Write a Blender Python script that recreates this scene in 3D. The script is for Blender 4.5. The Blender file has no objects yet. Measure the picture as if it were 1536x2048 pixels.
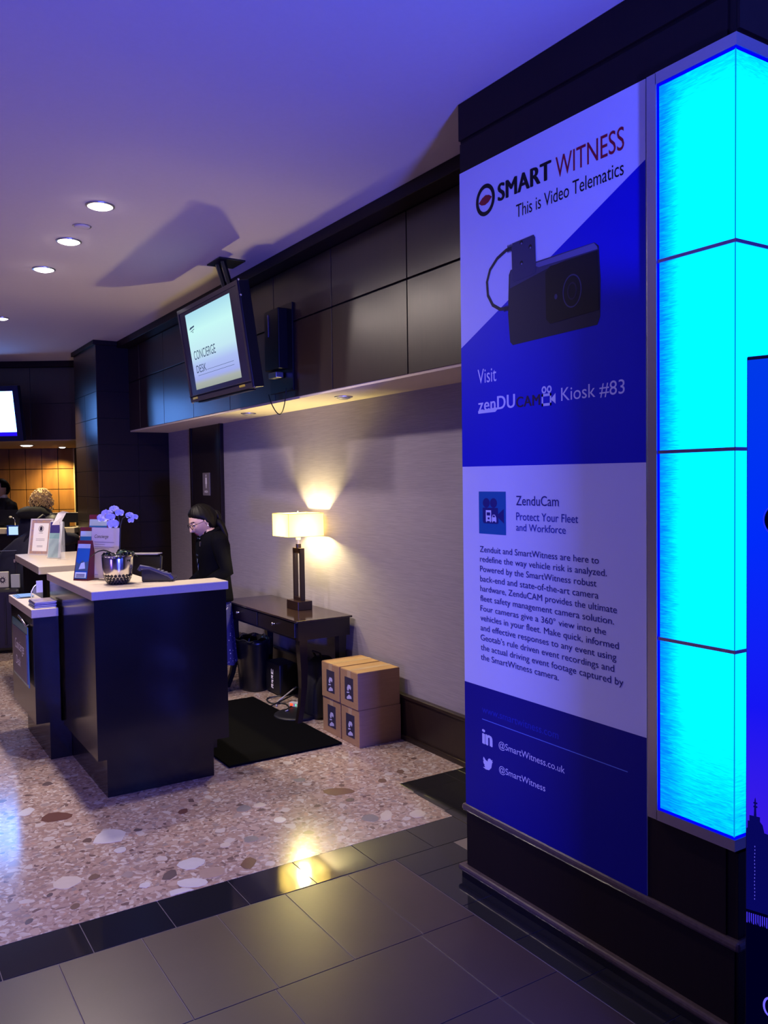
import bpy, bmesh, math, random
from mathutils import Vector, Matrix, noise
random.seed(7)
S = bpy.context.scene
COL = S.collection
# ------------------------------------------------------------------ camera
CAM = (0.0, 0.0, 1.75)
RT = Vector((0.84170534, -0.53975116, -0.01417041))
UP = Vector((0.03249533, 0.02444239, 0.99917297))
FW = Vector((0.53895841, 0.8414697, -0.03811268))
cd = bpy.data.cameras.new('camera'); cam = bpy.data.objects.new('camera', cd); COL.objects.link(cam)
cd.sensor_fit = 'VERTICAL'; cd.sensor_height = 24.0; cd.lens = 24.0 * 1665.75 / 2048.0
cd.clip_start = 0.05
cam.matrix_world = Matrix(((RT.x, UP.x, -FW.x, CAM[0]), (RT.y, UP.y, -FW.y, CAM[1]), (RT.z, UP.z, -FW.z, CAM[2]), (0, 0, 0, 1)))
S.camera = cam
# ------------------------------------------------------------------ world, exposure
w = bpy.data.worlds.new('world'); S.world = w; w.use_nodes = True
w.node_tree.nodes['Background'].inputs[0].default_value = (0.008, 0.006, 0.016, 1)
w.node_tree.nodes['Background'].inputs[1].default_value = 1.0
S.view_settings.view_transform = 'Standard'; S.view_settings.look = 'None'
S.view_settings.gamma = 1; S.view_settings.use_curve_mapping = False
S.view_settings.exposure = 0.0
# ------------------------------------------------------------------ large lights
def area(name, loc, target, size, power, color, sizey=None):
    l = bpy.data.lights.new(name, 'AREA'); l.energy = power; l.color = color; l.size = size
    if sizey: l.shape = 'RECTANGLE'; l.size_y = sizey
    o = bpy.data.objects.new(name, l); COL.objects.link(o); o.location = loc
    o.rotation_euler = (Vector(target) - Vector(loc)).to_track_quat('-Z', 'Y').to_euler()
    return o
def spot(name, loc, target, power, color, angle=80, blend=0.6, rad=0.05):
    l = bpy.data.lights.new(name, 'SPOT'); l.energy = power; l.color = color
    l.spot_size = math.radians(angle); l.spot_blend = blend; l.shadow_soft_size = rad
    o = bpy.data.objects.new(name, l); COL.objects.link(o); o.location = loc
    o.rotation_euler = (Vector(target) - Vector(loc)).to_track_quat('-Z', 'Y').to_euler()
    return o
BLUE = (0.075, 0.095, 1.0)
area('blue_uplight', (0.70, -1.6, 0.85), (1.75, 2.9, 1.95), 0.4, 410, BLUE)           # event up-light standing on the floor behind the visitor
area('blue_wall_fill', (-3.9, 2.2, 0.4), (3.0, 5.5, 2.0), 0.5, 34, (0.20, 0.10, 1.0))   # added weak blue light from the left, tints the wallpaper violet
DOWN = [(1.256, y) for y in (4.92, 5.73, 6.557)]
for i, (x, y) in enumerate(DOWN):
    spot('downlight_beam', (x, y, 3.29), (x, y, 0), 150, (1.0, 0.82, 0.73), 172, 1.0, 0.06)
for (x, y) in ((-1.2, 4.9), (-1.2, 6.6), (-1.2, 3.3), (-1.2, 9.0), (0.6, 9.0)):
    spot('downlight_beam', (x, y, 3.29), (x, y, 0), 34, (1.0, 0.78, 0.74), 130, 0.8, 0.06)  # unseen beams without fixtures, kept to light the floor from the left

# ------------------------------------------------------------------ materials
MATS = {}
def nodes_of(m): return m.node_tree.nodes, m.node_tree.links
def mat(name, color, rough=0.5, metal=0.0, noise_amt=0.0, noise_scale=20, bump=0.0, stretch=(1, 1, 1), emit=None, estr=1.0,
        alpha=None, trans=0.0, spec=0.5, coat=0.0, color2=None, bump_scale=None, sheen=0.0, ior=None):
    if name in MATS: return MATS[name]
    if name.startswith('print'): spec = .18
    m = bpy.data.materials.new(name); m.use_nodes = True
    N, L = nodes_of(m); b = N['Principled BSDF']
    b.inputs['Base Color'].default_value = (*color, 1); b.inputs['Roughness'].default_value = rough
    b.inputs['Metallic'].default_value = metal; b.inputs['Specular IOR Level'].default_value = spec
    b.inputs['Coat Weight'].default_value = coat; b.inputs['Transmission Weight'].default_value = trans
    b.inputs['Sheen Weight'].default_value = sheen
    if ior: b.inputs['IOR'].default_value = ior
    if emit: b.inputs['Emission Color'].default_value = (*emit, 1); b.inputs['Emission Strength'].default_value = estr
    if alpha is not None: b.inputs['Alpha'].default_value = alpha
    tc = N.new('ShaderNodeTexCoord'); mp = N.new('ShaderNodeMapping'); mp.inputs['Scale'].default_value = stretch
    L.new(tc.outputs['Object'], mp.inputs[0])
    nz = N.new('ShaderNodeTexNoise'); nz.inputs['Scale'].default_value = noise_scale; nz.inputs['Detail'].default_value = 5
    L.new(mp.outputs[0], nz.inputs[0])
    mx = N.new('ShaderNodeMix'); mx.data_type = 'RGBA'
    c2 = color2 or tuple(c * (1 - noise_amt) for c in color)
    mx.inputs[6].default_value = (*color, 1); mx.inputs[7].default_value = (*c2, 1)
    L.new(nz.outputs[0], mx.inputs[0]); L.new(mx.outputs[2], b.inputs['Base Color'])
    if bump:
        bp = N.new('ShaderNodeBump'); bp.inputs['Strength'].default_value = bump; bp.inputs['Distance'].default_value = 0.002
        n2 = N.new('ShaderNodeTexNoise'); n2.inputs['Scale'].default_value = bump_scale or noise_scale * 3; n2.inputs['Detail'].default_value = 4
        L.new(mp.outputs[0], n2.inputs[0]); L.new(n2.outputs[0], bp.inputs['Height']); L.new(bp.outputs[0], b.inputs['Normal'])
    MATS[name] = m
    return m
def emis(name, color, strength):
    if name in MATS: return MATS[name]
    m = bpy.data.materials.new(name); m.use_nodes = True; N, L = nodes_of(m)
    N.remove(N['Principled BSDF']); e = N.new('ShaderNodeEmission')
    e.inputs[0].default_value = (*color, 1); e.inputs[1].default_value = strength
    L.new(e.outputs[0], N['Material Output'].inputs[0]); MATS[name] = m; return m

wood = mat('espresso_wood', (0.026, 0.014, 0.011), 0.34, color2=(0.014, 0.008, 0.007), noise_scale=6, stretch=(14, 14, 1), bump=0.05)
wood_panel = mat('panel_wood', (0.036, 0.020, 0.015), 0.30, color2=(0.020, 0.011, 0.009), noise_scale=5, stretch=(12, 12, 1), bump=0.05, spec=.75)
wood_col = mat('column_wood', (0.013, 0.006, 0.006), 0.5, color2=(0.007, 0.0035, 0.004), noise_scale=6, stretch=(14, 14, 1), bump=0.04, spec=.22)
wood_gold = mat('honey_wood', (0.36, 0.17, 0.05), 0.42, color2=(0.17, 0.07, 0.025), noise_scale=3, stretch=(5, 5, 1), bump=0.05)
gapm = mat('joint_black', (0.004, 0.003, 0.003), 0.8)
laminate = mat('desk_laminate', (0.013, 0.010, 0.008), 0.17, color2=(0.009, 0.007, 0.006), noise_scale=60, spec=.45)
stone = mat('cream_counter', (0.66, 0.58, 0.45), 0.4, color2=(0.50, 0.43, 0.33), noise_scale=180)
plaster = mat('ceiling_plaster', (0.55, 0.48, 0.50), 0.9, color2=(0.52, 0.45, 0.47), noise_scale=40, bump=0.05)
soffit_m = mat('soffit_plaster', (0.72, 0.62, 0.48), 0.9, noise_amt=0.06, noise_scale=40)
black_pl = mat('black_plastic', (0.006, 0.006, 0.008), 0.32, noise_amt=0.2)
black_mat = mat('black_rubber', (0.004, 0.004, 0.0045), 0.95, spec=.04, noise_amt=0.5, noise_scale=90, bump=0.4)
metal = mat('brushed_aluminium', (0.62, 0.60, 0.66), 0.32, 1.0, noise_amt=0.12, noise_scale=60, stretch=(1, 1, 8))
chrome = mat('chrome', (0.85, 0.83, 0.80), 0.12, 1.0)
white_paper = mat('white_paper', (0.92, 0.90, 0.90), 0.6, noise_amt=0.03)
ink = mat('dark_ink', (0.02, 0.015, 0.04), 0.5)
acrylic = mat('clear_acrylic', (0.95, 0.97, 1.0), 0.05, trans=1.0, ior=1.2)
cardboard = mat('cardboard', (0.40, 0.235, 0.10), 0.8, color2=(0.31, 0.175, 0.07), noise_scale=12, stretch=(1, 1, 10), bump=0.1)
tape = mat('packing_tape', (0.52, 0.36, 0.18), 0.25, noise_amt=0.1)
navy = mat('navy_fabric', (0.018, 0.020, 0.045), 0.75, noise_amt=0.4, noise_scale=30, bump=0.3, sheen=0.2)
skin_m = mat('skin', (0.62, 0.40, 0.32), 0.45, noise_amt=0.06, noise_scale=30)

# terrazzo
def terrazzo():
    m = bpy.data.materials.new('terrazzo'); m.use_nodes = True; N, L = nodes_of(m); b = N['Principled BSDF']
    tc = N.new('ShaderNodeTexCoord'); dist = N.new('ShaderNodeTexNoise'); dist.inputs['Scale'].default_value = 14
    L.new(tc.outputs['Object'], dist.inputs[0])
    add = N.new('ShaderNodeMix'); add.data_type = 'RGBA'; add.blend_type = 'LINEAR_LIGHT'; add.inputs[0].default_value = 0.03
    L.new(tc.outputs['Object'], add.inputs[6]); L.new(dist.outputs['Color'], add.inputs[7])
    def vor(scale, rand=1.0):
        v = N.new('ShaderNodeTexVoronoi'); v.voronoi_dimensions = '2D'; v.inputs['Scale'].default_value = scale
        v.inputs['Randomness'].default_value = rand; L.new(add.outputs[2], v.inputs['Vector']); return v
    def ramp(sock, stops, interp='CONSTANT'):
        r = N.new('ShaderNodeValToRGB'); r.color_ramp.interpolation = interp
        e = r.color_ramp.elements
        e[0].position = stops[0][0]; e[0].color = (*stops[0][1], 1); e[1].position = stops[1][0]; e[1].color = (*stops[1][1], 1)
        for p, c in stops[2:]:
            k = e.new(p); k.color = (*c, 1)
        L.new(sock, r.inputs[0]); return r
    def red(v):
        s = N.new('ShaderNodeSeparateColor'); L.new(v.outputs['Color'], s.inputs[0]); return s
    v1, v2, v3 = vor(70), vor(34), vor(15)
    s1, s2, s3 = red(v1), red(v2), red(v3)
    A = ramp(s1.outputs[0], [(0, (.40, .29, .25)), (.2, (.46, .35, .30)), (.45, (.52, .42, .37)), (.62, (.36, .28, .26)), (.75, (.60, .53, .49)), (.88, (.26, .19, .17)), (.94, (.68, .63, .60))])
    Bc = ramp(s2.outputs[0], [(0, (.44, .33, .28)), (.3, (.52, .42, .36)), (.55, (.62, .56, .52)), (.72, (.36, .31, .31)), (.86, (.20, .14, .13)), (.93, (.55, .38, .30))])
    Cc = ramp(s3.outputs[0], [(0, (.55, .44, .38)), (.4, (.64, .60, .58)), (.7, (.40, .34, .33)), (.88, (.17, .12, .11))])
    def mask(s, v, thr, dthr):
        g = N.new('ShaderNodeMath'); g.operation = 'GREATER_THAN'; g.inputs[1].default_value = thr; L.new(s.outputs[1], g.inputs[0])
        d = N.new('ShaderNodeMath'); d.operation = 'LESS_THAN'; d.inputs[1].default_value = dthr; L.new(v.outputs['Distance'], d.inputs[0])
        k = N.new('ShaderNodeMath'); k.operation = 'MULTIPLY'; L.new(g.outputs[0], k.inputs[0]); L.new(d.outputs[0], k.inputs[1]); return k
    m2 = mask(s2, v2, 0.62, 0.42); m3 = mask(s3, v3, 0.80, 0.36)
    x1 = N.new('ShaderNodeMix'); x1.data_type = 'RGBA'; L.new(m2.outputs[0], x1.inputs[0]); L.new(A.outputs[0], x1.inputs[6]); L.new(Bc.outputs[0], x1.inputs[7])
    x2 = N.new('ShaderNodeMix'); x2.data_type = 'RGBA'; L.new(m3.outputs[0], x2.inputs[0]); L.new(x1.outputs[2], x2.inputs[6]); L.new(Cc.outputs[0], x2.inputs[7])
    hsv = N.new('ShaderNodeMix'); hsv.data_type = 'RGBA'; hsv.blend_type = 'MULTIPLY'; hsv.inputs[0].default_value = 1; hsv.inputs[7].default_value = (.86, .82, .78, 1)
    L.new(x2.outputs[2], hsv.inputs[6]); L.new(hsv.outputs[2], b.inputs['Base Color']); b.inputs['Roughness'].default_value = 0.15
    b.inputs['Specular IOR Level'].default_value = 0.9
    return m
terr = terrazzo()
black_tile = mat('black_granite', (0.010, 0.010, 0.013), 0.07, color2=(0.018, 0.018, 0.022), noise_scale=120, spec=0.8)
grey_tile = mat('brown_grey_tile', (0.068, 0.042, 0.040), 0.34, color2=(0.040, 0.024, 0.025), noise_scale=3.5, bump=0.06, bump_scale=60)
grout = mat('grout', (0.20, 0.17, 0.17), 0.9)
# wallpaper
def wallpaper():
    m = bpy.data.materials.new('striated_wallpaper'); m.use_nodes = True; N, L = nodes_of(m); b = N['Principled BSDF']
    tc = N.new('ShaderNodeTexCoord')
    def nz(sc, st):
        mp = N.new('ShaderNodeMapping'); mp.inputs['Scale'].default_value = st; L.new(tc.outputs['Object'], mp.inputs[0])
        n = N.new('ShaderNodeTexNoise'); n.inputs['Scale'].default_value = sc; n.inputs['Detail'].default_value = 6; L.new(mp.outputs[0], n.inputs[0]); return n
    n1 = nz(5, (1.5, 1.5, 90)); n2 = nz(6, (1, 6, 1))
    r = N.new('ShaderNodeValToRGB'); e = r.color_ramp.elements; e[0].position = .3; e[0].color = (.235, .212, .275, 1); e[1].position = .7; e[1].color = (.33, .295, .375, 1)
    L.new(n1.outputs[0], r.inputs[0]); L.new(r.outputs[0], b.inputs['Base Color']); b.inputs['Roughness'].default_value = .6
    bp = N.new('ShaderNodeBump'); bp.inputs['Strength'].default_value = .2; bp.inputs['Distance'].default_value = .002
    L.new(n1.outputs[0], bp.inputs['Height']); L.new(bp.outputs[0], b.inputs['Normal']); return m
paperwall = wallpaper()
# glowing fabric-like glass of the light box
def glow_glass():
    """backlit silk glass: the weaker glow towards its frame is painted into the emission colour"""
    m = bpy.data.materials.new('backlit_cyan_glass'); m.use_nodes = True; N, L = nodes_of(m); N.remove(N['Principled BSDF'])
    tc = N.new('ShaderNodeTexCoord'); mp = N.new('ShaderNodeMapping'); mp.inputs['Scale'].default_value = (5, 5, 60)
    L.new(tc.outputs['Object'], mp.inputs[0]); n = N.new('ShaderNodeTexNoise'); n.inputs['Scale'].default_value = 4; n.inputs['Detail'].default_value = 8; n.inputs['Distortion'].default_value = 1.0
    L.new(mp.outputs[0], n.inputs[0]); sp = N.new('ShaderNodeSeparateXYZ'); L.new(tc.outputs['Object'], sp.inputs[0])
    def rng(sock, a, b_, lo=0.0, hi=1.0):
        r = N.new('ShaderNodeMapRange'); r.interpolation_type = 'SMOOTHSTEP'; r.inputs[1].default_value = a; r.inputs[2].default_value = b_; r.inputs[3].default_value = lo; r.inputs[4].default_value = hi; L.new(sock, r.inputs[0]); return r.outputs[0]
    def op(o, a, b_):
        k = N.new('ShaderNodeMath'); k.operation = o
        for i, q in enumerate((a, b_)):
            if isinstance(q, float): k.inputs[i].default_value = q
            else: L.new(q, k.inputs[i])
        return k.outputs[0]
    ey = rng(sp.outputs[1], 1.80, 1.66); ez = rng(sp.outputs[2], .60, 1.15, .25, 1.0); et = rng(sp.outputs[2], 3.03, 2.80, .35, 1.0)
    base = op('MULTIPLY', op('MULTIPLY', ey, ez), et)  # glow falloff towards the frame, painted into the colour
    f = op('ADD', base, op('MULTIPLY', op('SUBTRACT', n.outputs[0], .5), 1.0))
    r = N.new('ShaderNodeValToRGB'); e = r.color_ramp.elements
    e[0].position = 0.0; e[0].color = (0, .045, .85, 1); e[1].position = .85; e[1].color = (0, .22, 1.0, 1)
    k = e.new(.35); k.color = (0, .115, .95, 1)
    L.new(f, r.inputs[0]); em = N.new('ShaderNodeEmission'); L.new(r.outputs[0], em.inputs[0]); em.inputs[1].default_value = 6.0
    L.new(em.outputs[0], N['Material Output'].inputs[0]); return m
glow = glow_glass()

# ------------------------------------------------------------------ mesh helpers
def newbm(): return bmesh.new()
def add_box(bm, lo, hi, bev=0.0, M=None):
    lo = Vector(lo); hi = Vector(hi); c = (lo + hi) / 2; s = hi - lo
    g = bmesh.ops.create_cube(bm, size=1.0, matrix=Matrix.Translation(c) @ Matrix.Diagonal((s.x, s.y, s.z, 1)))
    vs = g['verts']
    if bev:
        es = list({e for v in vs for e in v.link_edges})
        r = bmesh.ops.bevel(bm, geom=es, offset=bev, segments=2, affect='EDGES', profile=.5)
        vs = list({v for f in r['faces'] for v in f.verts} | {v for v in vs if v.is_valid})
    if M: bmesh.ops.transform(bm, matrix=M, verts=[v for v in vs if v.is_valid])
    return vs
def box(lo, hi, bev=0.0, M=None):
    bm = newbm(); add_box(bm, lo, hi, bev)
    if M: bmesh.ops.transform(bm, matrix=M, verts=bm.verts)
    return bm
def add_prism(bm, pts, z0, z1, M=None):
    a = [bm.verts.new((p[0], p[1], z0)) for p in pts]; b = [bm.verts.new((p[0], p[1], z1)) for p in pts]
    n = len(pts); bm.faces.new(a[::-1]); bm.faces.new(b)
    for i in range(n): bm.faces.new((a[i], a[(i + 1) % n], b[(i + 1) % n], b[i]))
    if M: bmesh.ops.transform(bm, matrix=M, verts=a + b)
    return a + b
def add_tube(bm, pts, rad, n=8, cap=True, squash=None):
    pts = [Vector(p) for p in pts]; rads = rad if isinstance(rad, (list, tuple)) else [rad] * len(pts)
    rings = []; prev = None
    for i, p in enumerate(pts):
        t = (pts[min(i + 1, len(pts) - 1)] - pts[max(i - 1, 0)]).normalized()
        if prev is None:
            u = t.cross(Vector((0, 0, 1)))
            if u.length < 1e-3: u = t.cross(Vector((1, 0, 0)))
            u.normalize()
        else:
            u = (prev - t * prev.dot(t)).normalized()
        prev = u; v = t.cross(u)
        rings.append([bm.verts.new(p + (u * math.cos(2 * math.pi * k / n) + v * math.sin(2 * math.pi * k / n) * (squash or 1)) * rads[i]) for k in range(n)])
    for a, b in zip(rings, rings[1:]):
        for k in range(n): bm.faces.new((a[k], a[(k + 1) % n], b[(k + 1) % n], b[k]))
    if cap: bm.faces.new(rings[0][::-1]); bm.faces.new(rings[-1])
    return rings
def add_loft(bm, rings, n=24, cap=True, power=2.0):
    """rings: (cx,cy,cz,ax,ay)"""
    R = []
    for cx, cy, cz, ax, ay in rings:
        rr = []
        for k in range(n):
            a = 2 * math.pi * k / n; c, s = math.cos(a), math.sin(a)
            rr.append(bm.verts.new((cx + ax * math.copysign(abs(c) ** (2 / power), c), cy + ay * math.copysign(abs(s) ** (2 / power), s), cz)))
        R.append(rr)
    for a, b in zip(R, R[1:]):
        for k in range(n): bm.faces.new((a[k], a[(k + 1) % n], b[(k + 1) % n], b[k]))
    if cap: bm.faces.new(R[0][::-1]); bm.faces.new(R[-1])
    return R
def add_lathe(bm, prof, n=24, c=(0, 0)):
    R = []
    for r, z in prof:
        R.append([bm.verts.new((c[0] + r * math.cos(2 * math.pi * k / n), c[1] + r * math.sin(2 * math.pi * k / n), z)) for k in range(n)])
    for a, b in zip(R, R[1:]):
        for k in range(n): bm.faces.new((a[k], a[(k + 1) % n], b[(k + 1) % n], b[k]))
    if prof[0][0] > 1e-4: bm.faces.new(R[0][::-1])
    if prof[-1][0] > 1e-4: bm.faces.new(R[-1])
    return R
def add_ball(bm, c, r, seg=16, sc=(1, 1, 1)):
    return bmesh.ops.create_uvsphere(bm, u_segments=seg, v_segments=max(6, seg // 2), radius=r, matrix=Matrix.Translation(c) @ Matrix.Diagonal((*sc, 1)))['verts']
def frame(o, X, Z):
    X = Vector(X).normalized(); Z = Vector(Z).normalized(); Y = Z.cross(X).normalized(); Z = X.cross(Y)
    return Matrix(((X.x, Y.x, Z.x, o[0]), (X.y, Y.y, Z.y, o[1]), (X.z, Y.z, Z.z, o[2]), (0, 0, 0, 1)))
def finish(bm, name, m, smooth=False):
    bmesh.ops.recalc_face_normals(bm, faces=bm.faces)
    me = bpy.data.meshes.new(name); bm.to_mesh(me); bm.free()
    for x in (m if isinstance(m, (list, tuple)) else [m]): me.materials.append(x)
    if smooth:
        for p in me.polygons: p.use_smooth = True
    return me
def obj(name, bm, m, parent=None, smooth=False, world=True, label=None):
    me = finish(bm, name, m, smooth) if isinstance(bm, bmesh.types.BMesh) else bm
    o = bpy.data.objects.new(name, me); COL.objects.link(o)
    if parent is not None:
        o.parent = parent
        if world: o.matrix_parent_inverse = chain(parent).inverted()
    if label: o['label'] = label
    return o
def chain(o):
    M = o.matrix_basis.copy()
    if o.parent: M = chain(o.parent) @ o.matrix_parent_inverse @ M
    return M
def thing(name, label, cat, loc=(0, 0, 0), group=None, M=None):
    o = bpy.data.objects.new(name, None); COL.objects.link(o); o.empty_display_size = .1
    if M is not None: o.matrix_basis = M
    else: o.location = loc
    o['label'] = label; o['category'] = cat
    if group: o['group'] = group
    return o
def tag(o, label, cat, group=None, kind=None):
    o['label'] = label; o['category'] = cat
    if group: o['group'] = group
    if kind: o['kind'] = kind
    return o
def struct(name, bm, m, parent=None, smooth=False, label=None):
    o = obj(name, bm, m, parent, smooth)
    if parent is None: o['kind'] = 'structure'
    if label: o['label'] = label
    return o
def dup(root, M, label=None):
    r = root.copy(); COL.objects.link(r); r.matrix_basis = M
    if label: r['label'] = label
    for ch in list(root.children):
        c = ch.copy(); COL.objects.link(c); c.parent = r; c.matrix_parent_inverse = ch.matrix_parent_inverse.copy()
        for g in list(ch.children):
            d = g.copy(); COL.objects.link(d); d.parent = c; d.matrix_parent_inverse = g.matrix_parent_inverse.copy()
    return r
def text_mesh(body, bold=0.0, shear=0.0, spacing=1.0, line=1.0, res=4, heavy=0.0):
    cu = bpy.data.curves.new('lettering', 'FONT'); cu.body = body; cu.size = 1; cu.offset = bold; cu.shear = shear
    cu.space_character = spacing; cu.space_line = line; cu.resolution_u = res
    o = bpy.data.objects.new('lettering', cu); COL.objects.link(o)
    dg = bpy.context.evaluated_depsgraph_get(); me = bpy.data.meshes.new_from_object(o.evaluated_get(dg))
    bpy.data.objects.remove(o); bpy.data.curves.remove(cu)
    if heavy:                                                     # thicken strokes by laying shifted copies over one another
        bm = bmesh.new()
        for i_, (dx, dy) in enumerate(((-heavy, 0), (0, 0), (heavy, 0), (-heavy / 2, heavy * .3), (heavy / 2, -heavy * .3))):
            me2 = me.copy(); me2.transform(Matrix.Translation((dx, dy, i_ * .00006))); bm.from_mesh(me2); bpy.data.meshes.remove(me2)
        bm.to_mesh(me); bm.free()
    return me
def text(body, M, x0, x1, y0, y1, m, parent, bold=0.0, shear=0.0, spacing=1.0, line=1.0, name='lettering', label=None, heavy=0.0):
    """place a flat lettering fitted into x0..x1,y0..y1 of the local XZ plane of M (x right, z up)"""
    me = text_mesh(body, bold, shear, spacing, line, 4, heavy)
    xs = [v.co.x for v in me.vertices]; ys = [v.co.y for v in me.vertices]
    ax, bx, ay, by = min(xs), max(xs), min(ys), max(ys)
    sx = (x1 - x0) / (bx - ax); sy = (y1 - y0) / (by - ay)
    for v in me.vertices: v.co = M @ Vector((x0 + (v.co.x - ax) * sx, -v.co.z, y0 + (v.co.y - ay) * sy))
    me.materials.clear(); me.materials.append(m); me.name = name
    return obj(name, me, m, parent, label=label)
def flat(pts, M, m, parent, name='print', depth=0.0):
    """flat polygon in local XZ plane of M"""
    bm = newbm(); vs = [bm.verts.new(M @ Vector((p[0], -depth, p[1]))) for p in pts]; bm.faces.new(vs)
    me = bpy.data.meshes.new(name); bm.to_mesh(me); bm.free(); me.materials.append(m)
    return obj(name, me, m, parent)
def ell(cx, cy, rx, ry, n=28, a0=0, a1=2 * math.pi):
    return [(cx + rx * math.cos(a0 + (a1 - a0) * k / n), cy + ry * math.sin(a0 + (a1 - a0) * k / n)) for k in range(n if a1 - a0 > 6.28 else n + 1)]
def ringpoly(cx, cy, rx, ry, t, M, m, parent, name='print', depth=0.0, n=32):
    bm = newbm(); O = ell(cx, cy, rx, ry, n); I = ell(cx, cy, rx - t, ry - t, n)
    a = [bm.verts.new(M @ Vector((p[0], -depth, p[1]))) for p in O]; b = [bm.verts.new(M @ Vector((p[0], -depth, p[1]))) for p in I]
    for k in range(n): bm.faces.new((a[k], a[(k + 1) % n], b[(k + 1) % n], b[k]))
    me = bpy.data.meshes.new(name); bm.to_mesh(me); bm.free(); me.materials.append(m)
    return obj(name, me, m, parent)
# ================================================================== STRUCTURE
ZC = 3.34
bm = newbm(); add_prism(bm, [(-5, 3.415), (2.583, 3.415), (2.61, 3.957), (3.16, 3.957), (3.16, 15.5), (-5, 15.5)], -0.06, 0.0)
floor = struct('floor', bm, terr)
floor['label'] = 'polished pink and grey terrazzo floor with large stone chips'
# large stone chips that can be told apart (flush inlays)
def floor_at(px, py):
    d = FW + RT * ((px - 768) / 1665.75) - UP * ((py - 1024) / 1665.75)
    t = -CAM[2] / d.z; return Vector(CAM) + d * t, t
chip_m = {k: mat('stone_chip_' + k, c, 0.24, noise_amt=0.15, noise_scale=25, spec=.6) for k, c in dict(
    white=(.62, .60, .60), cream=(.62, .55, .47), grey=(.24, .22, .23), brown=(.19, .12, .09), dark=(.13, .095, .095), red=(.15, .07, .055), tan=(.42, .31, .25)).items()}
CH = [(219, 1673, 33, 15, 'white'), (383, 1727, 27, 12, 'white'), (135, 1764, 26, 13, 'cream'), (339, 1750, 14, 10, 'dark'), (386, 1765, 31, 9, 'white'),
      (363, 1785, 26, 8, 'white'), (188, 1754, 11, 6, 'brown'), (498, 1727, 15, 12, 'red'), (425, 1744, 28, 12, 'tan'), (58, 1843, 7, 6, 'dark'), (501, 1678, 15, 7, 'grey'),
      (112, 1634, 33, 9, 'red'), (677, 1583, 33, 8, 'red'), (487, 1617, 15, 7, 'grey'), (366, 1623, 9, 6, 'red'), (773, 1632, 12, 11, 'cream'), (740, 1636, 17, 8, 'grey'),
      (835, 1628, 16, 8, 'cream'), (765, 1561, 9, 4, 'brown'), (801, 1543, 8, 4, 'brown'), (52, 1624, 14, 8, 'white'), (275, 1660, 9, 3, 'dark'), (22, 1815, 16, 9, 'tan'),
      (150, 1813, 10, 6, 'brown'), (100, 1790, 6, 4, 'dark'), (240, 1700, 12, 6, 'white'), (450, 1690, 11, 5, 'cream'), (270, 1600, 12, 5, 'tan'), (520, 1610, 12, 5, 'cream'),
      (600, 1560, 12, 4, 'grey'), (560, 1640, 14, 6, 'white'), (700, 1600, 9, 4, 'dark'), (95, 1568, 10, 4, 'dark'), (205, 1785, 9, 5, 'tan'), (290, 1770, 12, 6, 'white')]
rc = random.Random(3)
for (px, py, rx, ry, k) in CH:
    c, t = floor_at(px, py); wx = rx / 1665.75 * t; c2, _ = floor_at(px, py + ry); wy = (c2 - c).length
    pts = []; n = 11
    for q in range(n):
        a = 2 * math.pi * q / n; rr = rc.uniform(.82, 1.12)
        v = Vector((RT.x, RT.y, 0)).normalized() * math.cos(a) * wx * rr + Vector((FW.x, FW.y, 0)).normalized() * math.sin(a) * wy * rr
        pts.append((c.x + v.x, c.y + v.y))
    if any(p[1] < 3.42 or (p[0] > 2.57 and p[1] < 3.97) for p in pts): pts = [(p[0] if p[1] > 3.9 else min(p[0], 2.56), max(p[1], 3.42)) for p in pts]
    bm = newbm(); add_prism(bm, pts, -0.002, 0.0008); obj('stone_chip', bm, chip_m[k], floor)
# black granite border and brown-grey tiles, each a piece on a grout bed
gb = newbm(); add_prism(gb, [(-5, -4.5), (4.6, -4.5), (4.6, 3.957), (2.61, 3.957), (2.583, 3.415), (-5, 3.415)], -0.06, -0.0025)
bed = struct('floor_tiled', gb, grout); bed['label'] = 'tiled floor of brown-grey tiles with a black granite border'
def tile(x0, x1, y0, y1, m, g=0.0016, pts=None):
    bm = newbm()
    if pts: add_prism(bm, pts, -0.02, 0.0)
    else: add_box(bm, (x0 + g, y0 + g, -0.02), (x1 - g, y1 - g, 0.0), 0.0008)
    return obj('tile', bm, m, bed)
xs = [2.286 - 0.3145 * k for k in range(0, 12)]
for a, b in zip(xs[1:], xs[:-1]): tile(a, b, 3.168, 3.415, black_tile)
tile(2.286, 2.583, 3.168, 3.415, black_tile)
tile(2.583, 2.93, 3.168, 3.495, black_tile); tile(2.93, 3.25, 3.168, 3.495, black_tile)
tile(2.6, 2.93, 3.495, 3.808, black_tile); tile(2.93, 3.25, 3.495, 3.808, black_tile)
tile(2.613, 2.93, 3.808, 3.955, black_tile); tile(2.93, 3.25, 3.808, 3.955, black_tile)
ys = [3.168] + [2.976 - 0.3145 * k for k in range(0, 12)]
for a, b in zip(ys[1:], ys[:-1]):
    tile(2.062, 2.40, a, b, black_tile)
gx = [2.06, 1.805, 1.50, 1.195, .89, .585, .28, -.025, -.33, -.635]
for a, b in zip(gx[1:], gx[:-1]): tile(a, b, 2.58, 3.164, grey_tile)
g2 = [2.06, 1.79, 1.18, .57, -.04, -.65]
yy = [2.58, 2.115, 1.52, .92, .32]
for y1, y0 in zip(yy[:-1], yy[1:]):
    for a, b in zip(g2[1:], g2[:-1]): tile(a, b, y0, y1, grey_tile)
# ceiling
struct('ceiling', box((-5, -4.5, ZC), (4.6, 15.5, ZC + .1)), plaster)['label'] = 'smooth plaster ceiling washed in violet light'
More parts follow.
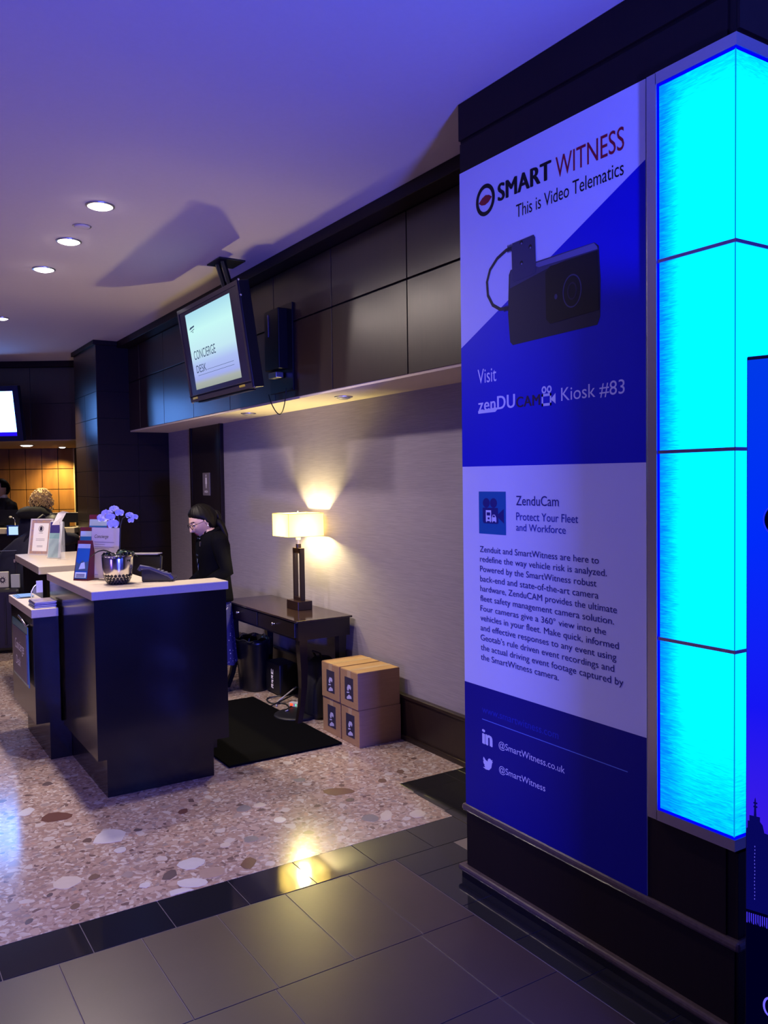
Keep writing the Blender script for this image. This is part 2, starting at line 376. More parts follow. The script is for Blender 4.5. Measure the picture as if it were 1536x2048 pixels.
# walls
wr = struct('wall_right', box((3.13, 2.85, 0), (3.3, 9.6, 2.351)), paperwall); wr['label'] = 'grey striated wallpaper wall behind the lamp'
struct('wall_left', box((-5.1, -4.5, 0), (-5, 15.5, ZC)), mat('greige_wall', (.35, .30, .28), .8, noise_amt=.05))
struct('wall_back', box((-5.1, -4.6, 0), (4.6, -4.5, ZC)), mat('greige_wall', (.35, .30, .28), .8))
struct('wall_east', box((4.5, -4.5, 0), (4.6, 3.0, ZC)), mat('greige_wall', (.35, .30, .28), .8))
# baseboard of the wallpapered wall
bm = newbm(); add_box(bm, (3.098, 2.85, 0.03), (3.13, 7.80, .283)); add_box(bm, (3.098, 8.72, 0.03), (3.13, 9.49, .283))
bbr = struct('baseboard_right', bm, wood)
obj('bead', box((3.085, 2.85, .283), (3.13, 7.80, .306), .006), wood, bbr)
obj('shoe', box((3.080, 2.85, 0.0), (3.13, 7.80, .034), .006), wood, bbr)
# bulkhead with panels
bk = struct('wall_bulkhead', box((2.70, 2.85, 2.352), (3.3, 9.49, ZC)), gapm); bk['label'] = 'dark wood panelled bulkhead above the lamp wall'
jy = [2.90, 3.05 + 0.87 - .87, 3.92, 4.79, 5.665, 6.54, 7.41, 8.27, 9.12, 9.49]
jy = [2.86, 3.045, 3.918, 4.79, 5.665, 6.54, 7.41, 8.26, 9.08, 9.49]
for a, b in zip(jy[:-1], jy[1:]):
    for z0, z1 in ((2.351, 2.878), (2.889, 3.262)):
        obj('panel', box((2.684, a + .0045, z0), (2.70, b - .0045, z1), .0015), wood_panel, bk)
obj('crown', box((2.56, 2.85, 3.268), (3.2, 9.49, ZC), .004), wood_col, bk)
sf = struct('trim_soffit', box((2.690, 2.85, 2.335), (3.13, 9.49, 2.352)), soffit_m); sf['label'] = 'pale plaster underside of the bulkhead'
# main column with plinth, beads and top band
cl = struct('column', box((2.236, 1.533, 0.0), (3.6, 2.846, ZC)), wood_col); cl['label'] = 'dark wood clad column carrying the tall sign and the light box'
obj('panel', box((2.2275, 1.56, 3.185), (2.24, 2.850, ZC - .002), .001), wood_col, cl)
obj('panel', box((2.2285, 1.56, .333), (2.24, 2.842, 3.168), .001), wood_col, cl)
obj('panel', box((2.2285, 1.53, .06), (2.24, 2.842, .302), .001), wood_col, cl)
obj('panel', box((2.236, 1.523, .06), (3.6, 1.535, .302), .001), wood_col, cl)
obj('panel', box((2.236, 1.523, .333), (3.6, 1.535, .60), .001), wood_col, cl)
obj('panel', box((2.236, 1.523, 3.06), (3.6, 1.535, 3.335), .001), wood_col, cl)
bead_m = mat('worn_bead_wood', (.115, .080, .066), .22, noise_amt=.5, noise_scale=60, spec=.8)
obj('bead', box((2.213, 1.506, .302), (3.6, 2.860, .333), .010), bead_m, cl)
obj('bead', box((2.203, 1.496, .034), (3.6, 2.878, .060), .009), bead_m, cl)
obj('plinth', box((2.218, 1.51, 0.0), (3.6, 2.866, .036)), black_pl, cl)
# far column with small panels
fc = struct('column_far', box((2.335, 9.496, 0), (3.2, 10.55, ZC)), gapm); fc['label'] = 'dark panelled column at the end of the bulkhead'
zz = [0.06, .14, .433, .726, 1.019, 1.312, 1.605, 1.898, 2.19, 2.483, 2.779]
for z0, z1 in zip(zz[:-1], zz[1:]):
    for a, b in ((9.496, 10.04), (10.04, 10.55)):
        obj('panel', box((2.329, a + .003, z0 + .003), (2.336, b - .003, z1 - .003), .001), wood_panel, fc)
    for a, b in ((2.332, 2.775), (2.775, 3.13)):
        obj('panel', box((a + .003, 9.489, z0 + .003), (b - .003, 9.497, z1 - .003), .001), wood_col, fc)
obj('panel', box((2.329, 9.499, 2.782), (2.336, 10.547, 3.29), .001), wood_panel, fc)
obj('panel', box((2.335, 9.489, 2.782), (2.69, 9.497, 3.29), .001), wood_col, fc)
obj('crown', box((2.300, 9.47, 3.29), (2.70, 10.56, ZC - .001), .004), wood_col, fc)
# door in the lamp wall
dr = struct('door_1', box((3.105, 7.86, 0.0), (3.135, 8.66, 2.351)), mat('dark_door', (.014, .009, .010), .4, noise_amt=.3, noise_scale=8, stretch=(10, 10, 1)))
obj('door_frame', box((3.094, 8.655, 0), (3.132, 8.70, 2.351), .003), wood_col, dr); obj('door_frame', box((3.094, 7.815, 0), (3.132, 7.86, 2.351), .003), wood_col, dr)
bm = newbm(); add_tube(bm, [(3.105, 7.95, 1.0), (3.06, 7.95, 1.0), (3.06, 8.07, 1.0)], .011, 8); obj('door_handle', bm, chrome, dr)
# restroom plate on the door
M = frame((3.104, 8.332, 1.618), (0, -1, 0), (0, 0, 1))
pl = thing('restroom_sign', 'small grey restroom sign with a white figure on the dark door', 'sign', M=M)
I4 = Matrix.Identity(4)
obj('plate', box((0, -.006, 0), (.20, 0, .235), .002), mat('sign_grey', (.22, .19, .20), .5, noise_amt=.1), pl, world=False)
bm = newbm(); 
for pts in (ell(.1, .205, .012, .014, 12), [(.078, .185), (.122, .185), (.126, .12), (.114, .12), (.112, .075), (.104, .075), (.1, .11), (.096, .075), (.088, .075), (.086, .12), (.074, .12)]):
    bm.faces.new([bm.verts.new((p[0], -.0068, p[1])) for p in pts])
me = bpy.data.meshes.new('figure'); bm.to_mesh(me); bm.free(); me.materials.append(white_paper); obj('figure', me, white_paper, pl, world=False)
t_ = text('MEN', Matrix.Translation((0, -.0068, 0)), .052, .148, .028, .052, white_paper, pl, bold=.03); t_.matrix_parent_inverse = I4

# ---- reception zone: frame turned with the far wall
FH = Vector((FW.x, FW.y, 0)).normalized(); RH = Vector((FH.y, -FH.x, 0))
RF = Matrix(((RH.x, FH.x, 0, 0), (RH.y, FH.y, 0, 0), (0, 0, 1, 0), (0, 0, 0, 1)))
def rl(px, D): return (px - 768) / 1665.75 * D
sb = struct('wall_reception_bulkhead', box((-9, 10.816, 2.335), (-3.55, 13.3, ZC), 0, RF), gapm); sb['label'] = 'dark panelled bulkhead above the reception desk'
vj = [-9 + .02, -8.2, -7.35, -6.45, rl(-20, 10.8) - .0, rl(67.5, 10.8), rl(158, 10.8) + .2]
for a, b in zip(vj[:-1], vj[1:]):
    for z0, z1 in ((2.337, 2.80), (2.806, 3.26)):
        obj('panel', box((a + .003, 10.8, z0), (b - .003, 10.817, z1), .001, RF), wood_panel, sb)
obj('crown', box((-9, 10.74, 3.266), (-3.7, 10.83, ZC), .004, RF), wood_col, sb)
obj('soffit', box((-9, 10.81, 2.322), (-3.6, 13.2, 2.336), 0, RF), mat('tan_soffit', (.34, .23, .13), .8, noise_amt=.1), sb)
wg = struct('wall_reception', box((-9, 13.12, 0), (-4.4, 13.3, 2.34), 0, RF), gapm); wg['label'] = 'honey coloured wood panel wall behind the reception desk'
pw = 32.4 / 1665.75 * 13.1; rh_ = 40.8 / 1665.75 * 13.1
x_ = rl(150.5, 13.1)
for i in range(11):
    for k in range(5):
        z1 = 2.322 - rh_ * k
        obj('panel', box((x_ - pw * (i + 1) + .006, 13.1, z1 - rh_ + .005), (x_ - pw * i - .006, 13.125, z1 - .005), .002, RF), wood_gold, wg)
bm = newbm(); add_box(bm, (-4.852, 13.06, 0), (-4.835, 13.12, 2.32))
struct('trim_1', bm, mat('pale_trim', (.55, .42, .26), .5)).data.transform(RF)
struct('wall_far', box((-9, 13.3, 0), (3, 13.4, ZC), 0, RF), wood_col)
# raised reception counter
rc_ = thing('reception_counter', 'long dark reception counter with a cream top at the far end', 'counter', loc=RF @ Vector((-5.6, 10.4, 0)))
obj('countertop', box((-9, 10.15, 1.16), (-3.78, 10.62, 1.225), .004, RF), stone, rc_)
obj('body', box((-9, 10.22, 0.10), (-3.80, 10.60, 1.16), 0, RF), laminate, rc_)
obj('toe_kick', box((-9, 10.28, 0), (-3.84, 10.58, 0.10), 0, RF), black_pl, rc_)
# ================================================================== CEILING FIXTURES
def downlight(x, y, r, label, grp, on=True, z=ZC, strength=28, M=None):
    t = thing('ceiling_downlight', label, 'light', (x, y, z), grp)
    bm = newbm(); add_lathe(bm, [(r * 1.02, z - .001), (r * 1.18, z - .001), (r * 1.16, z - .006), (r * 1.0, z - .008), (r * 1.0, z - .001)], 32, (x, y))
    obj('trim_ring', bm, metal, t)
    bm = newbm(); add_lathe(bm, [(0.0001, z - .022), (r * .5, z - .020), (r * .82, z - .013), (r * .98, z - .004), (r, z - .001), (0.0001, z - .001)], 32, (x, y))
    obj('diffuser', bm, emis('downlight_glow_%d' % int(strength), (1.0, .93, .9), strength) if on else mat('unlit_lens', (.3, .27, .25), .4), t)
    return t
nm = ['large round ceiling downlight nearest the hanging television, glowing white', 'middle round ceiling downlight glowing white beside the small disc', 'smallest and farthest of the three bright ceiling downlights']
for i, (x, y) in enumerate(DOWN): downlight(x, y, .069, nm[i], 'lit ceiling downlights')
for (x, y) in ((1.256, 3.3), (1.256, 1.7)): 
    pass
downlight(1.27, 8.66, .055, 'tiny bluish ceiling light far behind the three bright ones', 'small ceiling lights', strength=2)
t = thing('sprinkler_cover', 'flat pale ceiling disc between two bright downlights', 'ceiling disc', (1.256, 5.361, ZC))
bm = newbm(); add_lathe(bm, [(.048, ZC - .001), (.048, ZC - .006), (.036, ZC - .010), (.0001, ZC - .011)], 28, (1.256, 5.361)); obj('cover', bm, plaster, t, smooth=True)
bm = newbm(); add_lathe(bm, [(.050, ZC - .001), (.056, ZC - .001), (.056, ZC - .004), (.050, ZC - .004)], 28, (1.256, 5.361)); obj('rim', bm, metal, t)
downlight(2.908, 5.04, .055, 'unlit round light in the soffit nearer the tall sign', 'unlit soffit lights', False, 2.335)
downlight(2.869, 6.588, .055, 'unlit round light in the soffit under the hanging television', 'unlit soffit lights', False, 2.335)
p = RF @ Vector((rl(57, 11.9), 11.9, 2.322)); downlight(p.x, p.y, .085, 'bright round downlight under the reception bulkhead', 'reception downlights', True, 2.322, 9)
p = RF @ Vector((rl(128, 12.6), 12.6, 2.322)); downlight(p.x, p.y, .05, 'small warm downlight at the corner of the gold panel wall', 'reception downlights', True, 2.322, 5)
a_ = RF @ Vector((rl(118, 12.72), 12.72, 2.30)); b_ = RF @ Vector((rl(112, 13.1), 13.05, 1.35))
spot('reception_wash', a_, b_, 150, (1.0, .76, .26), 95, .8, .04)
a_ = RF @ Vector((rl(57, 12), 12.4, 2.30)); b_ = RF @ Vector((rl(50, 13.1), 13.1, .9))
spot('reception_wash', a_, b_, 30, (1.0, .70, .30), 110, .8, .04)
a_ = RF @ Vector((rl(80, 9.6), 9.9, 3.2)); b_ = RF @ Vector((rl(80, 9.6), 9.7, 0))
spot('reception_fill', a_, b_, 320, (1.0, .80, .42), 70, .7, .05)  # added spot without a fixture, brightens the fair-haired woman
# ================================================================== LIGHT BOX on the column corner
lb = thing('light_box', 'tall glowing cyan light box wrapped around the column corner in a metal frame', 'light box', (2.22, 1.53, .62))
GX, GY = 2.2075, 1.517           # outer faces of the glass
zp = [.657, 1.222, 1.828, 2.438, 2.993]
for z0, z1 in zip(zp[:-1], zp[1:]):
    bm = newbm(); add_prism(bm, [(GX, 1.792), (GX, GY), (2.475, GY), (2.475, GY + .012), (GX + .012, GY + .012), (GX + .012, 1.792)], z0 + .005, z1 - .005)
    obj('glass_pane', bm, glow, lb)
for z in zp[1:-1]:
    bm = newbm(); add_prism(bm, [(GX - .004, 1.793), (GX - .004, GY - .004), (2.476, GY - .004), (2.476, GY + .01), (GX + .01, GY + .01), (GX + .01, 1.793)], z - .0055, z + .0055); obj('divider', bm, mat('divider_metal', (.35, .33, .55), .3, 1.0), lb)
obj('corner_seam', box((GX - .0008, GY - .0008, .66), (GX + .002, GY + .002, 2.99)), emis('seam_teal', (0, .30, .62), 1.0), lb)
obj('frame_upright', box((GX - .006, 1.796, .619), (2.236, 1.836, 3.034), .002), metal, lb)
obj('frame_upright', box((2.478, GY - .006, .619), (2.518, 1.536, 3.034), .002), metal, lb)
for z0, z1 in ((.619, .654), (2.997, 3.034)):
    bm = newbm(); add_prism(bm, [(GX - .006, 1.80), (GX - .006, GY - .006), (2.48, GY - .006), (2.48, 1.536), (2.236, 1.536), (2.236, 1.80)], z0, z1); obj('frame_rail', bm, metal, lb)
edge_blue = emis('blue_edge_glow', (0.0, 0.0, 1.0), 1.0)  # emissive strips paint a blue glow along the pane edges
for args in (((GX - .001, 1.789, .656), (GX + .02, 1.797, 2.995)), ((GX - .001, GY - .001, .652), (GX + .004, 1.795, .660)), ((GX - .001, GY - .001, 2.990), (GX + .004, 1.795, 2.998)), ((GX, GY - .001, .652), (2.478, GY + .004, .660)), ((GX, GY - .001, 2.990), (2.478, GY + .004, 2.998))):
    obj('edge_glow', box(*args), edge_blue, lb)
# ================================================================== TALL SIGN on the column
BX = 2.2285
MB = frame((BX - .004, 2.841, 0), (0, -1, 0), (0, 0, 1))      # local x = metres from left edge, z = height
def bu(y): return 2.841 - y
sg = thing('tall_sign', 'tall printed blue and white sign advertising video telematics on the column', 'sign', (BX, 2.35, .333))
obj('board', box((BX - .004, 1.858, .333), (BX, 2.841, 3.045)), mat('print_white', (.74, .76, .86), .45, noise_amt=.02), sg)
W_ = .983
pb = mat('print_blue', (.004, .006, .50), .42, noise_amt=.03); pn = mat('print_navy', (.004, .004, .20), .42, noise_amt=.03)
pw_ = mat('print_text_white', (.78, .80, .88), .45); pk = mat('print_black', (.010, .008, .014), .45); pr = mat('print_red', (.32, .012, .03), .45); pdb = mat('print_text_navy', (.02, .018, .16), .45)
D1, D2, D3, D4 = .0005, .0010, .0014, .0018
flat([(0, 2.309), (W_, 2.786), (W_, 1.797), (0, 1.803)], MB, pb, sg, depth=D1)
flat([(0, .873), (W_, .873), (W_, .333), (0, .333)], MB, pn, sg, depth=D1)
M1 = MB @ Matrix.Translation((0, -D2, 0)); M3 = MB @ Matrix.Translation((0, -D3, 0)); M4 = MB @ Matrix.Translation((0, -D4, 0))
ringpoly(.170, 2.888, .060, .064, .017, MB, pk, sg, depth=D2)
flat([(.128, 2.884), (.150, 2.900), (.172, 2.907), (.194, 2.902), (.212, 2.890), (.190, 2.874), (.168, 2.868), (.146, 2.872)], MB, pr, sg, depth=D2)
text('SMART', M1, bu(2.594), bu(2.290), 2.857, 2.928, pk, sg, heavy=.045, spacing=1.05)
text('WITNESS', M1, bu(2.268), bu(1.946), 2.849, 2.927, pr, sg)
text('This is Video Telematics', M1, bu(2.485), bu(1.948), 2.765, 2.815, pk, sg)
# camera picture
cb = mat('print_camera_body', (.022, .018, .040), .45); cbl = mat('print_camera_light', (.16, .15, .30), .45); cbm = mat('print_camera_mid', (.055, .050, .11), .45); cbk = mat('print_camera_face', (.008, .006, .014), .45)
bm = newbm(); cab = [(bu(2.49), 2.655), (bu(2.545), 2.655), (bu(2.60), 2.635), (bu(2.645), 2.60), (bu(2.665), 2.555), (bu(2.66), 2.50), (bu(2.63), 2.455), (bu(2.585), 2.43), (bu(2.535), 2.425)]
def ribbon(pts, wd, M, m, parent, depth, name='print'):
    bm = newbm(); prev = None; n = len(pts)
    for i in range(n):
        a = Vector(pts[max(i - 1, 0)]); b = Vector(pts[min(i + 1, n - 1)]); d = (b - a).normalized(); nn = Vector((-d.y, d.x)) * wd / 2; p = Vector(pts[i])
        cur = (bm.verts.new(M @ Vector((p.x + nn.x, -depth, p.y + nn.y))), bm.verts.new(M @ Vector((p.x - nn.x, -depth, p.y - nn.y))))
        if prev: bm.faces.new((prev[0], prev[1], cur[1], cur[0]))
        prev = cur
    bm.free if False else None
    me = bpy.data.meshes.new(name); bm.to_mesh(me); bm.free(); me.materials.append(m); return obj(name, me, m, parent)
ribbon(cab, .014, MB, cb, sg, D2)
for k in range(5): flat(ell(bu(2.535) + .007 * k, 2.657, .0026, .017, 8), MB, cb, sg, depth=D3)
for k in range(4): flat(ell(bu(2.560) + .007 * k, 2.426, .0026, .013, 8), MB, cb, sg, depth=D3)
body = [(bu(2.530), 2.555), (bu(2.520), 2.572), (bu(2.08), 2.572), (bu(2.060), 2.556), (bu(2.052), 2.44), (bu(2.055), 2.31), (bu(2.068), 2.284), (bu(2.510), 2.276), (bu(2.526), 2.29), (bu(2.537), 2.40)]
flat(body, MB, cb, sg, depth=D2)
flat([(bu(2.524), 2.560), (bu(2.514), 2.572), (bu(2.08), 2.572), (bu(2.067), 2.556), (bu(2.06), 2.543), (bu(2.22), 2.543), (bu(2.30), 2.535), (bu(2.526), 2.500)], MB, cbm, sg, depth=D3)
flat([(bu(2.40), 2.566), (bu(2.082), 2.570), (bu(2.068), 2.555), (bu(2.066), 2.546), (bu(2.23), 2.547), (bu(2.36), 2.548)], MB, cbl, sg, depth=D4)
flat([(bu(2.325), 2.520), (bu(2.30), 2.538), (bu(2.066), 2.540), (bu(2.06), 2.44), (bu(2.06), 2.335), (bu(2.30), 2.325), (bu(2.322), 2.345)], MB, cbk, sg, depth=D4)
ringpoly(bu(2.188), 2.425, .047, .060, .005, MB, cbm, sg, depth=.0021); ringpoly(bu(2.188), 2.425, .024, .032, .006, MB, cb, sg, depth=.0021); flat(ell(bu(2.27), 2.42, .008, .010, 14), MB, cbm, sg, depth=.0021)
flat([(bu(2.508), 2.530), (bu(2.512), 2.660), (bu(2.505), 2.672), (bu(2.386), 2.676), (bu(2.378), 2.665), (bu(2.374), 2.545), (bu(2.38), 2.53), (bu(2.50), 2.520)], MB, mat('print_camera_mount', (.045, .04, .10), .45), sg, depth=.0022)
for (a, b) in ((2.455, 2.663), (2.405, 2.635), (2.455, 2.585)): flat(ell(bu(a), b, .009, .009, 12), MB, cbk, sg, depth=.0026); flat(ell(bu(a) + .001, b - .004, .005, .004, 10), MB, cbl, sg, depth=.0029)
text('Visit', M1, bu(2.731), bu(2.612), 2.146, 2.205, pw_, sg)
text('zenDU', M1, bu(2.729), bu(2.500), 2.030, 2.084, pw_, sg, heavy=.026, spacing=1.06)
flat([(bu(2.731), 2.032), (bu(2.729), 2.022), (bu(2.62), 2.022), (bu(2.60), 2.036), (bu(2.62), 2.040)], MB, pw_, sg, depth=D2)
text('CAM', M1, bu(2.494), bu(2.358), 2.028, 2.070, mat('print_dark_violet', (.035, .01, .05), .45), sg, heavy=.026, spacing=1.06)
for cx in (2.337, 2.309): ringpoly(bu(cx), 2.083, .013, .014, .007, MB, pw_, sg, depth=D2)
for q in ([(2.350, 2.068), (2.298, 2.068), (2.298, 2.058), (2.350, 2.058)], [(2.350, 2.032), (2.298, 2.032), (2.298, 2.022), (2.350, 2.022)], [(2.350, 2.068), (2.342, 2.068), (2.342, 2.022), (2.350, 2.022)], [(2.306, 2.068), (2.298, 2.068), (2.298, 2.022), (2.306, 2.022)], [(2.298, 2.048), (2.276, 2.066), (2.276, 2.026), (2.298, 2.042)]):
    flat([(bu(a), b) for a, b in q], MB, pw_, sg, depth=D2)
text('Kiosk #83', M1, bu(2.247), bu(1.947), 2.028, 2.082, pw_, sg)
# small square icon with film camera and vehicles
sq = mat('print_teal', (.012, .13, .34), .42)
flat([(bu(2.732), 1.697), (bu(2.561), 1.697), (bu(2.561), 1.521), (bu(2.732), 1.521)], MB, sq, sg, depth=D1)
for cx in (2.683, 2.637): flat(ell(bu(cx), 1.650, .022, .020, 20), MB, pdb, sg, depth=D2)
flat([(bu(2.706), 1.630), (bu(2.610), 1.630), (bu(2.607), 1.57), (bu(2.612), 1.565), (bu(2.700), 1.565), (bu(2.706), 1.572)], MB, pdb, sg, depth=D2)
flat([(bu(2.608), 1.605), (bu(2.574), 1.627), (bu(2.572), 1.567), (bu(2.608), 1.590)], MB, pdb, sg, depth=D2)
for q in ([(2.686, 1.620), (2.652, 1.620), (2.652, 1.575), (2.657, 1.569), (2.662, 1.575), (2.678, 1.575), (2.682, 1.569), (2.686, 1.575)],
          [(2.648, 1.590), (2.642, 1.602), (2.628, 1.602), (2.620, 1.590), (2.619, 1.575), (2.623, 1.569), (2.628, 1.575), (2.640, 1.575), (2.644, 1.569), (2.648, 1.575)]):
    flat([(bu(a), b) for a, b in q], MB, pw_, sg, depth=D3)
for q in ([(2.680, 1.611), (2.658, 1.611), (2.658, 1.598), (2.680, 1.598)], [(2.674, 1.590), (2.662, 1.590), (2.662, 1.582), (2.674, 1.582)], [(2.640, 1.599), (2.629, 1.599), (2.627, 1.592), (2.642, 1.592)]):
    flat([(bu(a), b) for a, b in q], MB, pdb, sg, depth=D4)
text('ZenduCam', M1, bu(2.499), bu(2.263), 1.643, 1.681, pdb, sg)
text('Protect Your Fleet', M1, bu(2.499), bu(2.165), 1.584, 1.615, mat('print_text_blue', (.02, .03, .30), .45), sg)
text('and Workforce', M1, bu(2.500), bu(2.228), 1.542, 1.571, mat('print_text_blue', (.02, .03, .30), .45), sg)
LN = ['Zenduit and SmartWitness are here to', 'redefine the way vehicle risk is analyzed.', 'Powered by the SmartWitness robust', 'back-end and state-of-the-art camera', 'hardware, ZenduCAM provides the ultimate',
      'fleet safety management camera solution.', 'Four cameras give a 360\u00b0 view into the', 'vehicles in your fleet. Make quick, informed', 'and effective responses to any event using', 'Geotab\u2019s rule driven event recordings and',
      'the actual driving event footage captured by', 'the SmartWitness camera.']
ends = [2.067, 2.030, 2.078, 2.069, 1.985, 1.998, 2.035, 1.977, 1.988, 1.998, 1.957, 2.268]
for i, (ln, ye) in enumerate(zip(LN, ends)):
    base = 1.443 - i * .0415
    desc = any(c in ln for c in 'gyp,j'); 
    text(ln, M1, bu(2.728), bu(ye), base - (.0075 if desc else 0), base + .0255, pdb, sg, name='lettering')
text('www.smartwitness.com', M1, bu(2.723), bu(2.272), .762, .790, mat('print_dim_blue', (.012, .03, .42), .45), sg)
flat([(bu(2.724), .7355), (bu(1.939), .7355), (bu(1.939), .7325), (bu(2.724), .7325)], MB, mat('print_rule_blue', (.15, .25, .75), .45), sg, depth=D2)
text('in', M1, bu(2.725), bu(2.657), .629, .692, pw_, sg, heavy=.05)
text('@SmartWitness.co.uk', M1, bu(2.618), bu(2.240), .632, .668, pw_, sg)
text('@SmartWitness', M1, bu(2.617), bu(2.345), .531, .566, pw_, sg)
bird = [(0, .10), (.30, .02), (.62, .06), (.84, .28), (.92, .62), (1.0, .74), (.90, .73), (.98, .86), (.86, .80), (.74, .88), (.60, .86), (.50, .74), (.49, .62), (.30, .66), (.08, .84), (.03, .66), (.12, .52), (.03, .54), (.08, .38), (.22, .28), (.12, .27), (.24, .16)]
flat([(bu(2.722) + .066 * x, .522 + .062 * y) for x, y in bird], MB, pw_, sg, depth=D2)
# ================================================================== BACKLIT KIOSK PANEL at the right edge
MK = frame((1.790, 1.200, 0), (.30, -.954, 0), (0, 0, 1))
kp = thing('display_panel', 'tall backlit blue display panel with a night skyline, cut off by the right edge', 'display', M=MK)
obj('casing', box((0, 0, 0.0), (.85, .05, 2.029), .003), black_pl, kp, world=False)
m = bpy.data.materials.new('night_sky_screen'); m.use_nodes = True; N, L = nodes_of(m); N.remove(N['Principled BSDF'])
tc = N.new('ShaderNodeTexCoord'); sp = N.new('ShaderNodeSeparateXYZ'); L.new(tc.outputs['Object'], sp.inputs[0])
mr = N.new('ShaderNodeMapRange'); mr.inputs[1].default_value = .6; mr.inputs[2].default_value = 2.03; L.new(sp.outputs[2], mr.inputs[0])
r = N.new('ShaderNodeValToRGB'); e = r.color_ramp.elements; e[0].position = 0; e[0].color = (.005, .003, .30, 1); e[1].position = 1; e[1].color = (0, .045, .85, 1)
for p_, c_ in ((.12, (.02, .006, .42)), (.22, (.045, .012, .80)), (.42, (.008, .008, .95)), (.70, (0, .025, 1.0))):
    k = e.new(p_); k.color = (*c_, 1)
L.new(mr.outputs[0], r.inputs[0]); em = N.new('ShaderNodeEmission'); L.new(r.outputs[0], em.inputs[0]); em.inputs[1].default_value = .95; L.new(em.outputs[0], N['Material Output'].inputs[0])
obj('screen', box((.003, -.003, .03), (.847, 0.0, 2.02)), m, kp, world=False)
kb = emis('screen_black', (.0, .0, .012), 1.0); kv = emis('screen_glow', (.05, .03, .75), 1.0)
def kf(pts, m, d=.0035, name='print'):
    o = flat(pts, I4, m, kp, name, d); o.matrix_parent_inverse = I4; return o
kf([(.003, .03), (.847, .03), (.847, .705), (.003, .705)], kb)
kf([(.003, .902), (.006, .905), (.006, .922), (.010, .922), (.010, .936), (.034, .936), (.034, .925), (.040, .918), (.044, .90), (.060, .898), (.060, .705), (.003, .705)], emis('screen_navy', (.002, .002, .10), 1.0))
kf([(.020, .936), (.0215, .975), (.023, .982), (.0245, .975), (.026, .936)], emis('screen_navy', (.002, .002, .10), 1.0))
for z in (.957, .966): kf([(.019, z), (.028, z), (.028, z + .004), (.019, z + .004)], emis('screen_navy', (.002, .002, .10), 1.0))
for k in range(16): kf(ell(.0225 + .0003 * math.sin(k), .735 + .0085 * k, .0009, .0022, 6), emis('screen_dots', (.12, .10, .85), 1), .004)
for k in range(10): kf([(.004 + .005 * k, .672 + .004 * (k % 3)), (.0065 + .005 * k, .672), (.0065 + .005 * k, .698), (.004 + .005 * k, .698)], kv, .004)
kf(ell(.082, 1.645, .040, .040, 40), kb, .004); 
ringpoly(.082, 1.645, .043, .043, .0012, I4, kv, kp, depth=.0045).matrix_parent_inverse = I4
for (a, b) in ((.060, .25), (.30, .40), (.44, .62), (.66, .83)):
    kf([(a, .70), (b, .70), (b, .70 + (b - a) * .9), ((a + b) / 2, .76 + (b - a)), (a, .70 + (b - a) * .7)], emis('screen_navy', (.002, .002, .10), 1.0), .0038)
ringpoly(.058, .484, .016, .024, .005, I4, emis('screen_violet_text', (.18, .14, 1.0), 1), kp, depth=.0045).matrix_parent_inverse = I4
# ================================================================== CONCIERGE DESKS
ZT = 1.161
def desk_parts(root, body_boxes, toe_boxes, slab_pts, z_under, z_top, inset_z, world=True, M=None):
    bm = newbm()
    for lo, hi in body_boxes: add_box(bm, lo, hi)
    return bm
dk = thing('concierge_desk', 'large dark concierge desk with a thick cream L-shaped ledge, nearest the camera', 'desk', (1.5, 5.3, 0))
bm = newbm(); add_prism(bm, [(1.108, 4.702), (1.878, 4.702), (1.878, 4.90), (1.50, 4.90), (1.50, 5.90), (1.108, 5.90)], .214, 1.112); obj('body', bm, laminate, dk)
bm = newbm(); add_prism(bm, [(1.157, 4.704), (1.780, 4.704), (1.780, 4.88), (1.44, 4.88), (1.44, 5.86), (1.157, 5.86)], 0.0, .214); obj('toe_kick', bm, laminate, dk)
bm = newbm(); add_prism(bm, [(1.094, 4.690), (1.890, 4.690), (1.890, 4.912), (1.535, 4.912), (1.535, 5.92), (1.094, 5.92)], 1.112, ZT)
bmesh.ops.bevel(bm, geom=bm.edges[:], offset=.003, segments=1, affect='EDGES'); obj('countertop', bm, stone, dk)
obj('work_surface', box((1.50, 4.90, .72), (1.878, 5.90, .75)), laminate, dk); obj('side_panel', box((1.848, 4.90, .10), (1.878, 5.90, .72)), laminate, dk)
d2 = thing('low_side_counter', 'narrow lower counter joined to the side of the concierge desk, cream topped', 'counter', (1.02, 6.0, 0))
obj('body', box((.942, 5.572, .24), (1.092, 6.42, .916)), laminate, d2)
obj('toe_kick', box((1.024, 5.576, 0.0), (1.155, 6.38, .24)), laminate, d2)
obj('countertop', box((.930, 5.56, .916), (1.092, 6.44, .970), .003), stone, d2)
MC = frame((1.125, 6.38, 0), (1, -.03, 0), (0, 0, 1))
# second desk, slightly turned
d3 = thing('rear_concierge_desk', 'second tall dark desk behind, with a cream ledge holding a framed certificate', 'desk', M=frame((1.125, 6.38, 0), (.9994, -.034, 0), (0, 0, 1)))
obj('body', box((.055, .03, .214), (.62, 1.26, 1.105)), laminate, d3, world=False)
obj('toe_kick', box((.10, .06, 0.0), (.56, 1.2, .214)), laminate, d3, world=False)
obj('countertop', box((0, 0, 1.105), (.66, 1.30, ZT), .003), stone, d3, world=False)
